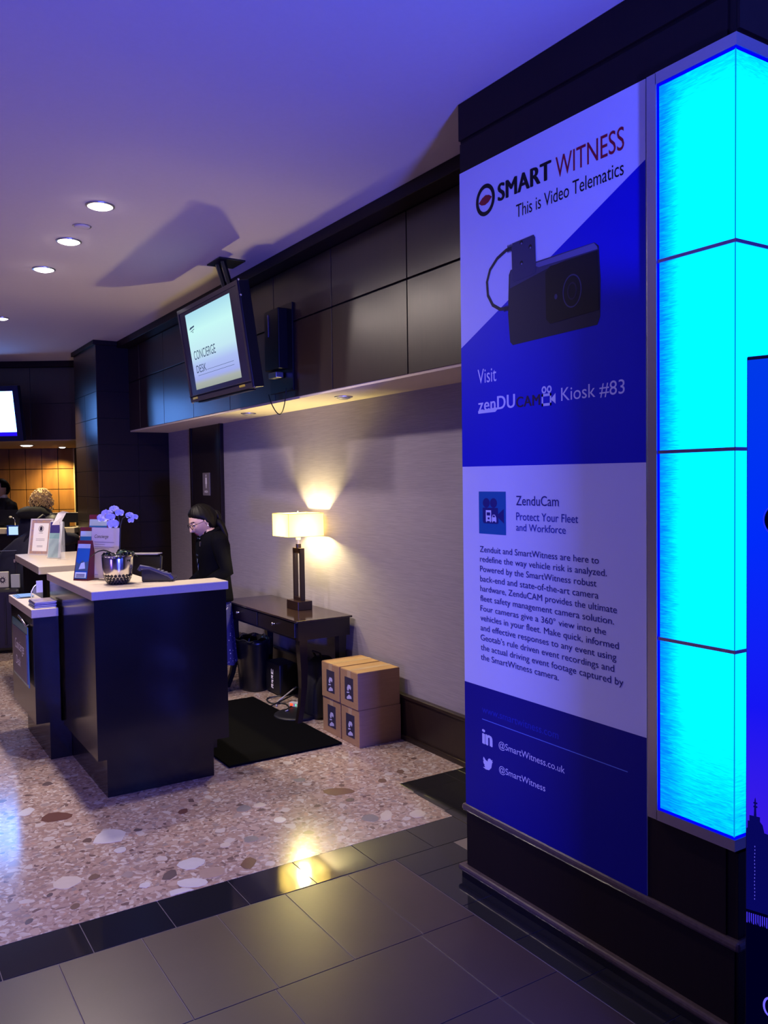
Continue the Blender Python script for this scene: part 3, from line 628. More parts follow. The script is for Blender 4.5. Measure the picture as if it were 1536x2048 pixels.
# acrylic name plate on the low counter
bp = thing('concierge_plate', 'acrylic plate lettered Concierge Desk hung on the low counter side', 'sign', (.925, 5.95, .46))
obj('acrylic_sheet', box((.920, 5.665, .455), (.927, 6.24, .845), .001), mat('tinted_acrylic', (.12, .30, .30), .1, spec=.7), bp)
obj('insert', box((.916, 5.69, .475), (.9205, 6.22, .795)), mat('plum_card', (.13, .10, .14), .35, noise_amt=.1), bp)
MP = frame((.9155, 6.22, 0), (0, -1, 0), (0, 0, 1))
text('Concierge', MP, .10, .44, .63, .72, white_paper, bp, shear=.25); text('Desk', MP, .12, .30, .545, .605, white_paper, bp, shear=.25)
bm = newbm(); add_tube(bm, [(.925, 5.72, .845), (.905, 5.75, .885), (.90, 5.85, .90)], .007, 8); add_tube(bm, [(.925, 5.72, .845), (.94, 5.70, .86)], .007, 8); obj('clip', bm, chrome, bp)
# ---- things on the desks
def easel_card(name, label, cat, M, w, h, face, group=None, tilt=0.0, holder=False):
    t = thing(name, label, cat, M=M)
    if group: t['group'] = group
    return t
def CAMX(x, y): # unit vector pointing to screen right for a card facing the camera from x,y
    v = Vector((x, y, 0)).normalized(); return Vector((v.y, -v.x, 0))
def lean(o, X, deg):
    X = Vector(X).normalized(); Z = Matrix.Rotation(math.radians(-deg), 3, X) @ Vector((0, 0, 1)); return frame(o, X, Z)
# white menu stand
M = lean((1.235, 5.315, ZT), (.47, -.88, 0), 4)
mn = thing('menu_stand', 'white upright card headed Concierge in a clear stand beside the orchid pot', 'card stand', M=M)
obj('card', box((0, .004, .012), (.235, .007, .322)), white_paper, mn, world=False)
obj('acrylic_front', box((-.003, 0, .004), (.238, .003, .326)), mat('edge_acrylic', (.55, .45, .55), .15, alpha=.16), mn, world=False)
obj('foot', box((-.003, -.02, 0), (.238, .10, .004)), acrylic, mn, world=False)
def ltext(body, x0, x1, z0, z1, m, par, y=-.001, **k):
    o = text(body, Matrix.Translation((0, y, 0)), x0, x1, z0, z1, m, par, **k); o.matrix_parent_inverse = I4; return o
grey_ink = mat('grey_ink', (.22, .20, .28), .5)
ltext('Concierge', .03, .15, .252, .280, ink, mn, shear=.3); 
for (a, b_, c_) in ((.03, .20, .235), (.03, .12, .222), (.03, .20, .205), (.03, .16, .195), (.03, .07, .034)): flat([(a, c_), (b_, c_), (b_, c_ - .003), (a, c_ - .003)], I4, grey_ink, mn, 'print', .0008).matrix_parent_inverse = I4
# brochure stands: folded A shapes with printed covers
def brochure_stand(M, w, h, label, group, top=(.35, .04, .05), mid=(.02, .11, .42)):
    t = thing('brochure_stand', label, 'brochure stand', M=M, group=group)
    bm = newbm(); add_prism(bm, [(0, 0), (.11, 0), (.052, h), (.046, h)], 0, w)
    bmesh.ops.transform(bm, matrix=Matrix(((0, 0, 1, 0), (1, 0, 0, 0), (0, 1, 0, 0), (0, 0, 0, 1))), verts=bm.verts)
    obj('holder', bm, mat('maroon_card', (.11, .012, .03), .4), t, world=False)
    sl = math.atan2(.046, h); F = Matrix.Translation((0, -.0015, 0)) @ Matrix.Rotation(-sl, 4, 'X')
    def ff(pts, m, d=0.0):
        o = flat(pts, F, m, t, 'print', d); o.matrix_parent_inverse = I4
    ff([(.006, .012), (w - .006, .012), (w - .006, h * .82), (.006, h * .82)], mat('print_sky', mid, .35))
    ff([(.006, h * .82), (w - .006, h * .82), (w - .006, h * .93), (.006, h * .93)], mat('print_pale_blue', (.35, .45, .75), .35))
    ff([(.006, .06), (w - .006, .06), (w - .006, h * .5), (w * .7, h * .46), (w * .5, h * .52), (w * .3, h * .42), (.006, h * .48)], mat('print_falls', (.06, .12, .22), .35), .0006)
    ff([(w * .3, .07), (w * .75, .075), (w * .66, h * .47), (w * .42, h * .44)], mat('print_mist', (.50, .62, .82), .35), .0011)
    ff([(.010, .018), (w - .014, .018), (w - .014, .052), (.010, .052)], mat('print_label', (.62, .75, .85), .35), .0006)
    for zz_ in (.042, .034, .026): ff([(.018, zz_), (w - .024, zz_), (w - .024, zz_ - .004), (.018, zz_ - .004)], pdb, .0012)
    return t
b1 = brochure_stand(lean((1.138, 5.33, ZT), (.62, -.78, 0), 2), .105, .245, 'short brochure stand with a waterfall picture at the near desk corner', 'brochure stands on the concierge desk')
b2 = brochure_stand(lean((1.205, 5.56, ZT), (.62, -.78, 0), 2), .10, .315, 'pale pink topped brochure stand peeping out behind the white card', 'brochure stands on the concierge desk')
b3 = brochure_stand(lean((1.285, 5.66, ZT), (.62, -.78, 0), 2), .15, .39, 'tallest brochure stand just behind the white flowers', 'brochure stands on the concierge desk')
# framed certificate
M = lean((1.245, 7.53, ZT), (.62, -.78, 0), 10)
ct = thing('framed_certificate', 'certificate with a flowery border leaning in a pale frame on the rear desk', 'certificate', M=M)
fw, fh = .225, .31
bm = newbm()
for q in (((0, 0, 0), (fw, .012, .012)), ((0, 0, fh - .012), (fw, .012, fh)), ((0, 0, .012), (.012, .012, fh - .012)), ((fw - .012, 0, .012), (fw, .012, fh - .012))): add_box(bm, *q)
obj('frame', bm, mat('pale_frame', (.62, .56, .60), .4), ct, world=False)
obj('paper', box((.010, .004, .010), (fw - .010, .008, fh - .010)), white_paper, ct, world=False)
def floral():
    m = mat('flowery_border', (.70, .42, .12), .5, color2=(.16, .16, .42), noise_scale=60); return m
bm = newbm()
for q in (((.013, .0025, .013), (fw - .013, .004, .036)), ((.013, .0025, fh - .036), (fw - .013, .004, fh - .013)), ((.013, .0025, .036), (.036, .004, fh - .036)), ((fw - .036, .0025, .036), (fw - .013, .004, fh - .036))): add_box(bm, *q)
obj('border', bm, floral(), ct, world=False)
for q in (ringpoly(fw / 2, .225, .026, .026, .004, I4, ink, ct, 'emblem', -.003), flat([(fw / 2 - .012, .21), (fw / 2 + .012, .21), (fw / 2 + .014, .235), (fw / 2, .246), (fw / 2 - .014, .235)], I4, ink, ct, 'emblem', -.0028)): q.matrix_parent_inverse = I4
for (a, c_) in ((.022, .190), (.030, .082), (.030, .074), (.045, .140), (.045, .128)): flat([(fw / 2 - a, c_), (fw / 2 + a, c_), (fw / 2 + a, c_ - .003), (fw / 2 - a, c_ - .003)], I4, grey_ink, ct, 'print', -.0036).matrix_parent_inverse = I4
bm = newbm(); add_box(bm, (fw / 2 - .02, .012, 0), (fw / 2 + .02, .016, .2)); bmesh.ops.transform(bm, matrix=Matrix.Rotation(math.radians(-14), 4, 'X'), verts=bm.verts); obj('strut', bm, black_pl, ct, world=False)
# teal leaflet in a clear holder
M = lean((1.315, 7.08, ZT), (.62, -.78, 0), 9)
tl = thing('leaflet_holder', 'clear holder with a tall teal and navy leaflet beside the certificate', 'leaflet holder', M=M)
obj('leaflet', box((0, .004, .006), (.118, .010, .30)), mat('pale_card', (.62, .66, .74), .4), tl, world=False)
for pts, m_ in (([(.004, .010), (.100, .010), (.100, .205), (.004, .205)], mat('print_sea_green', (.24, .42, .46), .4)), ([(.004, .205), (.100, .205), (.100, .294), (.004, .294)], mat('print_indigo', (.05, .04, .20), .4))):
    flat(pts, I4, m_, tl, 'print', -.0035).matrix_parent_inverse = I4
obj('acrylic_shell', box((-.004, -.002, 0), (.122, .0, .16)), mat('thin_acrylic', (.8, .85, .9), .1, alpha=.15), tl, world=False)
bm = newbm(); add_prism(bm, [(0.012, 0), (.08, 0), (.012, .13)], .116, .119); bmesh.ops.transform(bm, matrix=Matrix(((0, 0, 1, 0), (1, 0, 0, 0), (0, 1, 0, 0), (0, 0, 0, 1))), verts=bm.verts); obj('strut', bm, mat('thin_acrylic', (.8, .85, .9), .1, alpha=.15), tl, world=False)
# clear upright sign holder with white card on top
M = lean((1.375, 6.86, ZT), (.90, -.43, 0), 0)
ac = thing('clear_sign_holder', 'clear acrylic upright holder with a white card curling out of its top', 'sign holder', M=M)
obj('sheet', box((0, 0, .004), (.035, .003, .30)), mat('thin_acrylic', (.8, .85, .9), .1, alpha=.15), ac, world=False)
obj('sheet_edge', box((0, -.001, .004), (.003, .004, .30)), mat('acrylic_edge', (.45, .42, .45), .3), ac, world=False)
obj('foot', box((-.02, -.03, 0), (.06, .05, .004)), mat('thin_acrylic', (.8, .85, .9), .1, alpha=.15), ac, world=False)
bm = newbm(); vs = [bm.verts.new(p) for p in [(-.06, .004, .275), (.0, .004, .275), (.055, -.012, .37), (.085, -.02, .372), (.03, -.02, .385), (-.01, .0, .37)]]
bm.faces.new((vs[0], vs[1], vs[2], vs[5])); bm.faces.new((vs[5], vs[2], vs[3], vs[4])); obj('card', bm, white_paper, ac, world=False)
# leaflet stacks on the low counter
st = thing('leaflet_pile', 'small pile of blue leaflets at the back of the low counter', 'leaflets', (1.0, 6.28, .97))
for k in range(3):
    obj('leaflet', box((.945 + .01 * k, 6.19 - .01 * k, .9705 + .004 * k), (1.045 + .006 * k, 6.37 - .012 * k, .974 + .004 * k)), mat('blue_leaflet', (.05, .20, .50), .35, color2=(.30, .45, .65), noise_scale=30), st)
def magazine(i, x, y, z, label):
    t = thing('magazine', label, 'magazine', (x, y, z), 'magazines stacked on the low counter')
    obj('cover', box((x - .066, y - .10, z + .001), (x + .066, y + .10, z + .0095), .0008), mat('magazine_cover', (.50, .38, .36), .25, color2=(.05, .06, .16), noise_scale=16) if i == 3 else mat('magazine_edge', (.05, .07, .30), .3), t)
    obj('pages', box((x - .063, y - .101, z + .0025), (x + .064, y + .098, z + .008)), mat('page_edges', (.45, .45, .60), .6), t)
lbls = ['bottom magazine of the stack at the front of the low counter', 'second magazine from the bottom of the low counter stack', 'third magazine from the bottom of the low counter stack', 'topmost glossy magazine of the stack on the low counter']
for i in range(4): magazine(i, 1.022 + .003 * (i % 2), 5.70 + .004 * (i % 3), .970 + .010 * i, lbls[i])
lh = thing('curved_leaflet_holder', 'clear curved leaflet holder with white leaflets against the concierge desk side', 'leaflet holder', (1.05, 6.1, .97))
bm = newbm(); add_tube(bm, [(1.01, 6.02, .972), (1.012, 6.02, 1.03), (1.03, 6.03, 1.06), (1.06, 6.05, 1.08)], .004, 6); obj('rim', bm, mat('acrylic_edge_bright', (.7, .7, .8), .3), lh)
bm = newbm(); add_prism(bm, [(1.012, .972), (1.082, .972), (1.082, 1.07), (1.05, 1.075), (1.02, 1.04)], 6.0, 6.01, Matrix(((1, 0, 0, 0), (0, 0, 1, 0), (0, 1, 0, 0), (0, 0, 0, 1)))); obj('shell', bm, mat('thin_acrylic', (.8, .85, .9), .1, alpha=.15), lh)
obj('leaflet', box((1.045, 6.02, 1.02), (1.085, 6.03, 1.10)), mat('lilac_paper', (.55, .55, .75), .5), lh)
# desk monitor and phone
M = frame((1.545, 5.52, .75), (.80, -.60, 0), (0, 0, 1))
mo = thing('desk_monitor', 'dark desktop monitor rising behind the orchid pot', 'monitor', M=M)
bm = newbm(); add_box(bm, (-.17, 0, .21), (.17, .03, .53), .006); bmesh.ops.transform(bm, matrix=Matrix.Rotation(math.radians(-12), 4, 'X'), verts=bm.verts); obj('screen_housing', bm, black_pl, mo, world=False)
bm = newbm(); add_box(bm, (-.16, -.035, .525), (.16, .06, .533), .002); bmesh.ops.transform(bm, matrix=Matrix.Translation((0, .10, .0)), verts=bm.verts); obj('top_ledge', bm, mat('grey_edge', (.28, .26, .28), .3), mo, world=False)
obj('stand', box((-.03, .02, .01), (.03, .05, .30)), black_pl, mo, world=False); obj('base', box((-.10, -.06, 0), (.10, .12, .012), .004), black_pl, mo, world=False)
M = frame((1.455, 4.975, ZT), (.86, -.45, 0), (0, 0, 1)) 
ph = thing('desk_phone', 'black desk phone with glossy edges catching blue light beside the orchid', 'phone', M=M)
bm = newbm(); add_prism(bm, [(0, 0), (.19, 0), (.19, .014), (.035, .078), (0, .072)], 0, .16); bmesh.ops.transform(bm, matrix=Matrix(((1, 0, 0, 0), (0, 0, 1, 0), (0, 1, 0, 0), (0, 0, 0, 1))) @ Matrix.Translation((0, 0, 0)), verts=bm.verts)
bmesh.ops.bevel(bm, geom=bm.edges[:], offset=.004, segments=2, affect='EDGES'); obj('phone_base', bm, mat('phone_plastic', (.02, .02, .03), .2, spec=.8), ph, world=False)
bm = newbm(); pts = [(-.012, 0, .060), (.0, 0, .078), (.05, 0, .072), (.12, 0, .042), (.165, 0, .026), (.185, 0, .004)]
add_tube(bm, [(a, -.016, c + .012) for a, b, c in pts], [.012, .017, .011, .011, .016, .012], 10); obj('handset', bm, mat('handset_plastic', (.04, .04, .09), .3, spec=.7), ph, world=False)
for i in range(4):
    for j in range(3):
        px_ = .075 + .022 * i; pz = .014 + (.19 - px_) * .413 
        obj('key', box((px_, .05 + .026 * j, pz - .003), (px_ + .015, .068 + .026 * j, pz + .005), .001), mat('phone_keys', (.16, .16, .22), .4), ph, world=False)
# orchid in a silver pot
PX, PY = 1.318, 4.985
pt = thing('orchid_pot', 'white orchid in a silver pot with a dark honeycomb base on the desk ledge', 'potted plant', (PX, PY, ZT))
prof = [(.0001, 0), (.050, 0), (.060, .008), (.072, .030), (.082, .060), (.088, .10), (.090, .150), (.090, .172), (.085, .172), (.084, .15), (.06, .145), (.0001, .145)]
bm = newbm(); add_lathe(bm, [(r, z + ZT) for r, z in prof], 40, (PX, PY)); obj('pot', bm, mat('silver_glaze', (.78, .74, .70), .16, 1.0), pt, smooth=True)
bm = newbm(); 
hexd = mat('honeycomb_black', (.010, .008, .012), .35)
for row, (z, r, cnt) in enumerate(((.052, .0805, 22), (.034, .0745, 22), (.018, .0675, 22), (.008, .061, 22))):
    for k in range(cnt):
        a = 2 * math.pi * (k + .5 * (row % 2)) / cnt; c = Vector((PX + r * math.cos(a), PY + r * math.sin(a), ZT + z))
        out = Vector((math.cos(a), math.sin(a), -.35)).normalized(); u = Vector((-math.sin(a), math.cos(a), 0)); v = out.cross(u)
        R_ = .0098 * (r / .0805)
        ring = [bm.verts.new(c + out * .0022 + (u * math.cos(math.pi / 3 * q + .52) + v * math.sin(math.pi / 3 * q + .52) * (1.0 if row < 3 else .6)) * R_) for q in range(6)]
        bm.faces.new(ring)
hx = obj('honeycomb', bm, hexd, pt); hx['kind'] = 'stuff'
bm = newbm(); add_lathe(bm, [(.0001, ZT + .152), (.05, ZT + .155), (.084, ZT + .148)], 20, (PX, PY)); obj('soil', bm, mat('bark', (.05, .04, .035), .9, noise_amt=.7, noise_scale=60), pt)
leafm = mat('orchid_leaf', (.035, .065, .03), .35, noise_amt=.4, noise_scale=20); leafl = mat('orchid_leaf_pale', (.30, .42, .22), .4, noise_amt=.3, noise_scale=30)
def leaf(base, dirv, ln, wd, droop, m, parent, rise=.03):
    bm = newbm(); d = Vector(dirv).normalized(); s = d.cross(Vector((0, 0, 1))).normalized(); rows = []
    for i in range(7):
        t = i / 6; p = Vector(base) + d * ln * t + Vector((0, 0, rise * math.sin(math.pi * t * .9) - droop * t * t)); wv = wd * math.sin(math.pi * min(.97, .12 + .86 * t)) ** .7
        rows.append([bm.verts.new(p - s * wv + Vector((0, 0, .006))), bm.verts.new(p), bm.verts.new(p + s * wv + Vector((0, 0, .006)))])
    for a, b in zip(rows, rows[1:]):
        for k in range(2): bm.faces.new((a[k], a[k + 1], b[k + 1], b[k]))
    r = bmesh.ops.solidify(bm, geom=bm.faces[:], thickness=.002)
    return obj('leaf', bm, m, parent, smooth=True)
lc = (PX, PY, ZT + .155)
R3 = Vector((RT.x, RT.y, 0)).normalized(); F3 = Vector((FW.x, FW.y, 0)).normalized()
leaf(lc, -R3 - F3 * .3, .155, .020, .01, leafm, pt, .045); leaf(lc, -R3 * .9 + F3 * .5, .11, .018, .03, leafm, pt, .02)
leaf(lc, R3 * .5 - F3 * .3, .085, .022, -.02, leafl, pt, .03); leaf(lc, R3 + F3 * .2, .115, .022, .012, leafm, pt, .035); leaf(lc, R3 * .2 + F3, .10, .02, .0, leafm, pt, .04); leaf(lc, R3 * .9 - F3 * .5, .10, .02, .03, leafm, pt, .02)
rm = random.Random(11); bm = newbm()
for k in range(60):
    a = rm.uniform(0, 6.28); rr = rm.uniform(.02, .092); add_ball(bm, (PX + rr * math.cos(a), PY + rr * math.sin(a), ZT + .160 + rm.uniform(0, .022)), rm.uniform(.005, .010), 6)
o = obj('moss', bm, mat('moss', (.055, .065, .05), .9, noise_amt=.6, noise_scale=60), pt); o['kind'] = 'stuff'
stm = mat('orchid_stem', (.03, .03, .015), .5)
top = Vector((PX, PY, ZT + .16)) + R3 * .015
def P3(r, f, z): return Vector((PX, PY, ZT)) + R3 * r + F3 * f + Vector((0, 0, z))
bm = newbm(); add_tube(bm, [P3(.01, 0, .155), P3(.018, .0, .25), P3(.022, 0, .34), P3(.008, 0, .41), P3(-.03, 0, .435), P3(-.07, 0, .425)], [.0035, .003, .003, .0025, .002, .002], 7); obj('stem', bm, stm, pt)
bm = newbm(); add_tube(bm, [P3(.022, 0, .34), P3(.035, 0, .385), P3(.06, 0, .40), P3(.09, .0, .385)], [.003, .0025, .002, .002], 7); obj('stem', bm, stm, pt)
petm = mat('orchid_petal', (.86, .84, .88), .55, noise_amt=.06); lipm = mat('orchid_lip', (.62, .40, .30), .5)
def flower(c, face, sc):
    F = frame(c, Vector(face).cross(Vector((0, 0, 1))), (0, 0, 1)) if abs(Vector(face).normalized().z) < .9 else Matrix.Translation(c)
    bm = newbm()
    for k, (ang, ln, wd) in enumerate(((90, .030, .013), (210, .030, .013), (330, .030, .013), (20, .034, .022), (160, .034, .022))):
        a = math.radians(ang); d = Vector((math.cos(a), 0, math.sin(a))); s = Vector((-d.z, 0, d.x)); rows = []
        for i in range(5):
            t = i / 4; wv = wd * math.sin(math.pi * (.08 + .84 * t)) * sc; p = d * ln * sc * t + Vector((0, -.006 * math.sin(math.pi * t) - (.002 if k > 2 else 0), 0))
            rows.append([bm.verts.new(F @ (p - s * wv + Vector((0, .003, 0)))), bm.verts.new(F @ p), bm.verts.new(F @ (p + s * wv + Vector((0, .003, 0))))])
        for a_, b_ in zip(rows, rows[1:]):
            for q in range(2): bm.faces.new((a_[q], a_[q + 1], b_[q + 1], b_[q]))
    fl = obj('blossom', bm, petm, pt, smooth=True)
    bm = newbm(); add_ball(bm, F @ Vector((0, -.010, -.006)), .006 * sc, 8, (1, 1.4, 1.2)); obj('lip', bm, lipm, fl)
tocam = -(Vector((PX, PY, ZT + .4)) - Vector(CAM)).normalized()
for (r, f, z, sc) in ((-.083, .0, .388, .95), (-.052, -.02, .412, 1.0), (-.012, 0, .438, .85), (.022, -.01, .418, .8), (-.025, -.03, .395, .85), (-.018, -.01, .352, 1.05),
                     (.078, 0, .402, .72), (.108, 0, .392, .62), (.088, -.01, .372, .55)):
    tilt = Vector((rm.uniform(-.5, .3), rm.uniform(-.3, .3), rm.uniform(-.3, .3))); flower(P3(r, f, z), tocam + tilt, sc)
# ================================================================== FLOOR MAT, SIDE TABLE, LAMP
mt = obj('floor_mat', box((1.90, 4.768, 0.0006), (2.70, 6.22, .014), .004), black_mat); tag(mt, 'black anti-fatigue floor mat lying behind the concierge desk', 'mat')
tb = thing('side_table', 'dark glossy wooden side table with saber legs against the papered wall', 'table', (2.88, 6.0, 0))
tgloss = mat('dark_lacquer', (.030, .018, .018), .10, color2=(.022, .012, .012), noise_scale=5, stretch=(12, 1, 12), spec=.6)
tdark = mat('dark_lacquer_side', (.012, .007, .007), .3, color2=(.008, .005, .005), noise_scale=6, stretch=(12, 12, 1))
obj('tabletop', box((2.650, 5.31, .738), (3.11, 6.72, .752), .003), tgloss, tb)
obj('apron', box((2.672, 5.335, .605), (3.10, 6.70, .738)), tdark, tb)
for y0, y1, yk in ((5.37, 6.005, 5.692), (6.025, 6.67, 6.37)):
    d_ = obj('drawer', box((2.660, y0, .622), (2.674, y1, .730), .002), tdark, tb)
    bm = newbm(); add_tube(bm, [(2.662, yk, .684), (2.645, yk, .684)], .006, 10); add_ball(bm, (2.637, yk, .684), .013, 14, (.8, 1, 1)); obj('knob', bm, mat('pewter', (.55, .53, .52), .22, 1.0), d_, smooth=True)
def saber(x, y, sx, sy):
    bm = newbm(); R_ = []
    for z, off, hw in ((.605, 0, .032), (.50, -.002, .030), (.38, -.010, .027), (.25, -.006, .023), (.12, .018, .020), (.0, .055, .019)):
        cx, cy = x + sx * off, y + sy * off * .7
        R_.append([bm.verts.new((cx - hw, cy - hw, z)), bm.verts.new((cx + hw, cy - hw, z)), bm.verts.new((cx + hw, cy + hw, z)), bm.verts.new((cx - hw, cy + hw, z))])
    for a, b in zip(R_, R_[1:]):
        for k in range(4): bm.faces.new((a[k], a[(k + 1) % 4], b[(k + 1) % 4], b[k]))
    bm.faces.new(R_[0]); bm.faces.new(R_[-1][::-1])
    obj('leg', bm, tdark, tb)
saber(2.72, 5.38, -1, -1); saber(3.045, 5.38, .2, -1); saber(2.72, 6.65, -1, 1); saber(3.045, 6.65, .2, 1)
lp = thing('table_lamp', 'lit table lamp with a cream rectangular shade and an open dark wood frame base', 'lamp', (2.943, 5.845, .752))
LX, LY = 2.943, 5.845
bw = mat('dark_lamp_wood', (.030, .014, .010), .28, color2=(.016, .007, .006), noise_scale=7, stretch=(10, 10, 1))
obj('base', box((LX - .062, LY - .100, .752), (LX + .062, LY + .100, .820), .003), bw, lp)
fr = newbm()
FX0, FX1, FY0, FY1 = LX - .019, LX + .019, LY - .064, LY + .064
for q in (((FX0, FY0, .82), (FX1, FY0 + .016, 1.23)), ((FX0, FY1 - .016, .82), (FX1, FY1, 1.23)), ((FX0, FY0 + .016, .82), (FX1, FY1 - .016, .845)), ((FX0, FY0 + .016, 1.19), (FX1, FY1 - .016, 1.23))): add_box(fr, *q)
obj('frame', fr, bw, lp); obj('neck', box((LX - .016, LY - .016, 1.23), (LX + .016, LY + .016, 1.262), .002), bw, lp)
bm = newbm(); add_lathe(bm, [(.010, 1.262), (.010, 1.29), (.020, 1.295), (.020, 1.33), (.013, 1.335), (.013, 1.35)], 14, (LX, LY)); obj('socket', bm, mat('lamp_white', (.75, .72, .62), .4), lp)
bm = newbm(); add_ball(bm, (LX, LY, 1.378), .018, 14, (1, 1, 1.2)); 
bulb = obj('bulb', bm, emis('bulb_glow', (1.0, .82, .42), 320), lp, smooth=True)
sh = newbm(); sx0, sx1, sy0, sy1, sz0, sz1 = LX - .078, LX + .13, LY - .245, LY + .245, 1.325, 1.502
SX0, SX1, SY0, SY1 = LX - .152, LX + .152, LY - .142, LY + .142
for (x0, y0, x1, y1) in ((SX0, SY0, SX0, SY1), (SX1, SY0, SX1, SY1), (SX0, SY0, SX1, SY0), (SX0, SY1, SX1, SY1)):
    vs = [sh.verts.new(p) for p in ((x0, y0, sz0), (x1, y1, sz0), (x1, y1, sz1), (x0, y0, sz1))]; sh.faces.new(vs)
bmesh.ops.remove_doubles(sh, verts=sh.verts, dist=.001)
ms = bpy.data.materials.new('lit_linen_shade'); ms.use_nodes = True; N, L = nodes_of(ms); N.remove(N['Principled BSDF'])
tr = N.new('ShaderNodeBsdfTranslucent'); tr.inputs[0].default_value = (.26, .21, .095, 1); df = N.new('ShaderNodeBsdfDiffuse'); df.inputs[0].default_value = (.42, .38, .26, 1)
mxs = N.new('ShaderNodeMixShader'); mxs.inputs[0].default_value = .55; L.new(df.outputs[0], mxs.inputs[1]); L.new(tr.outputs[0], mxs.inputs[2])
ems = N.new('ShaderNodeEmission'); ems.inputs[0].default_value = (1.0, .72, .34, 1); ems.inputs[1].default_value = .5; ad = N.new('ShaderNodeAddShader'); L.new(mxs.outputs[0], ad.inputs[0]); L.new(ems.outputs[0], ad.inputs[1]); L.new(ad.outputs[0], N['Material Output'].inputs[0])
shade = obj('lamp_shade', sh, ms, lp)
rim = newbm()
for z in (sz0, sz1):
    for (a, b) in (((SX0, SY0), (SX0, SY1)), ((SX0, SY1), (SX1, SY1)), ((SX1, SY1), (SX1, SY0)), ((SX1, SY0), (SX0, SY0))): add_tube(rim, [(a[0], a[1], z), (b[0], b[1], z)], .0022, 5)
for x in (SX0, SX1):
    for y in (SY0, SY1): add_tube(rim, [(x, y, sz0), (x, y, sz1)], .0018, 5)
obj('shade_wire', rim, mat('shade_trim', (.35, .26, .12), .6), lp)
bm = newbm(); add_tube(bm, [(LX, LY, 1.42), (LX, LY, 1.515)], .0025, 6); add_tube(bm, [(SX0, LY, 1.495), (SX1, LY, 1.495)], .002, 6); add_ball(bm, (LX, LY, 1.518), .007, 8); obj('finial', bm, chrome, lp)
l = bpy.data.lights.new('lamp_bulb', 'POINT'); l.energy = 85; l.color = (1.0, .83, .30); l.shadow_soft_size = .030
o = bpy.data.objects.new('lamp_bulb', l); COL.objects.link(o); o.location = (LX, LY, 1.378); bulb.visible_shadow = True
# ================================================================== CARDBOARD BOXES
def carton(x0, x1, y0, y1, z0, z1, label):
    t = thing('cardboard_box', label, 'box', ((x0 + x1) / 2, (y0 + y1) / 2, z0), 'cardboard boxes stacked by the wall')
    obj('carton', box((x0, y0, z0), (x1, y1, z1), .002), cardboard, t)
    obj('flap', box((x0 + .003, y0 + .002, z1 - .0005), (x1 - .003, (y0 + y1) / 2 - .001, z1 + .0025), .0006), cardboard, t)
    obj('flap', box((x0 + .003, (y0 + y1) / 2 + .001, z1 - .0005), (x1 - .003, y1 - .002, z1 + .0025), .0006), cardboard, t)
    ym = (y0 + y1) / 2
    obj('tape', box((x0 - .0008, ym - .022, z1 - .05), (x1, ym + .022, z1 + .0032)), tape, t)
    M = frame((x0 - .0006, ym + .060, z0), (0, -1, 0), (0, 0, 1)); hh = z1 - z0
    obj('label_print', box((x0 - .0012, ym - .055, z0 + .045), (x0, ym + .055, z1 - .045)), mat('box_print_dark', (.035, .028, .05), .5), t)
    Mp = frame((x0 - .0016, ym + .055, z0), (0, -1, 0), (0, 0, 1)); wv = mat('box_print_pale', (.50, .48, .66), .5)
    flat([(.03, .125), (.045, .150), (.075, .150), (.085, .135), (.078, .118), (.060, .128), (.052, .110), (.035, .108)], Mp, wv, t)
    flat([(.025, .062), (.055, .085), (.085, .078), (.09, .062), (.06, .056), (.03, .05)], Mp, wv, t)
    flat([(.028, .090), (.062, .096), (.058, .104), (.028, .100)], Mp, wv, t)
    return t
bx0, bx1 = 2.752, 3.078
carton(bx0, bx1, 4.632, 4.866, .0005, .243, 'bottom cardboard box of the nearer stack by the baseboard')
carton(bx0 - .006, bx1 - .004, 4.634, 4.864, .247, .490, 'top cardboard box of the nearer stack by the baseboard')
carton(bx0 + .004, bx1, 4.885, 5.135, .0005, .243, 'bottom cardboard box of the stack next to the table leg')
carton(bx0 - .004, bx1 - .006, 4.880, 5.130, .247, .490, 'top cardboard box of the stack next to the table leg')
# ================================================================== UNDER THE TABLE
bn = thing('waste_bin', 'black oval waste bin with a shiny liner beside the woman, under the table', 'bin', (2.83, 6.52, 0))
bm = newbm(); add_loft(bm, [(2.83, 6.52, 0.001, .10, .15), (2.83, 6.52, .02, .105, .155), (2.83, 6.52, .40, .135, .195), (2.83, 6.52, .43, .142, .202), (2.83, 6.52, .43, .128, .188), (2.83, 6.52, .10, .11, .15)], 32, cap=True); obj('bucket', bm, black_pl, bn, smooth=True)
bm = newbm(); 
R_ = []
for (dz, da) in ((.432, .145), (.44, .138), (.40, .120), (.33, .105)):
    rr = []
    for k in range(40):
        a = 2 * math.pi * k / 40; wob = .006 * math.sin(7 * a + dz * 40) + .004 * math.sin(13 * a); rr.append(bm.verts.new((2.83 + (da + wob) * math.cos(a), 6.52 + (da + .06 + wob) * math.sin(a), dz + .008 * math.sin(9 * a))))
    R_.append(rr)
for a, b in zip(R_, R_[1:]):
    for k in range(40): bm.faces.new((a[k], a[(k + 1) % 40], b[(k + 1) % 40], b[k]))
obj('bin_liner', bm, mat('shiny_liner', (.03, .03, .035), .12, spec=1.0), bn, smooth=True)
M = Matrix.Translation((2.885, 6.11, 0.0))
up = thing('power_unit', 'black box-shaped power unit with white vertical lettering under the table', 'power unit', M=M)
obj('case', box((0, 0, .012), (.16, .27, .262), .008), mat('matte_black', (.006, .006, .009), .5), up, world=False)
for (a, b) in ((.02, .03), (.12, .03), (.02, .24), (.12, .24)): obj('foot', box((a, b - .012, 0), (a + .02, b + .012, .014)), black_mat, up, world=False)
TM = frame((-.0012, .16, 0), (0, -1, 0), (0, 0, 1))
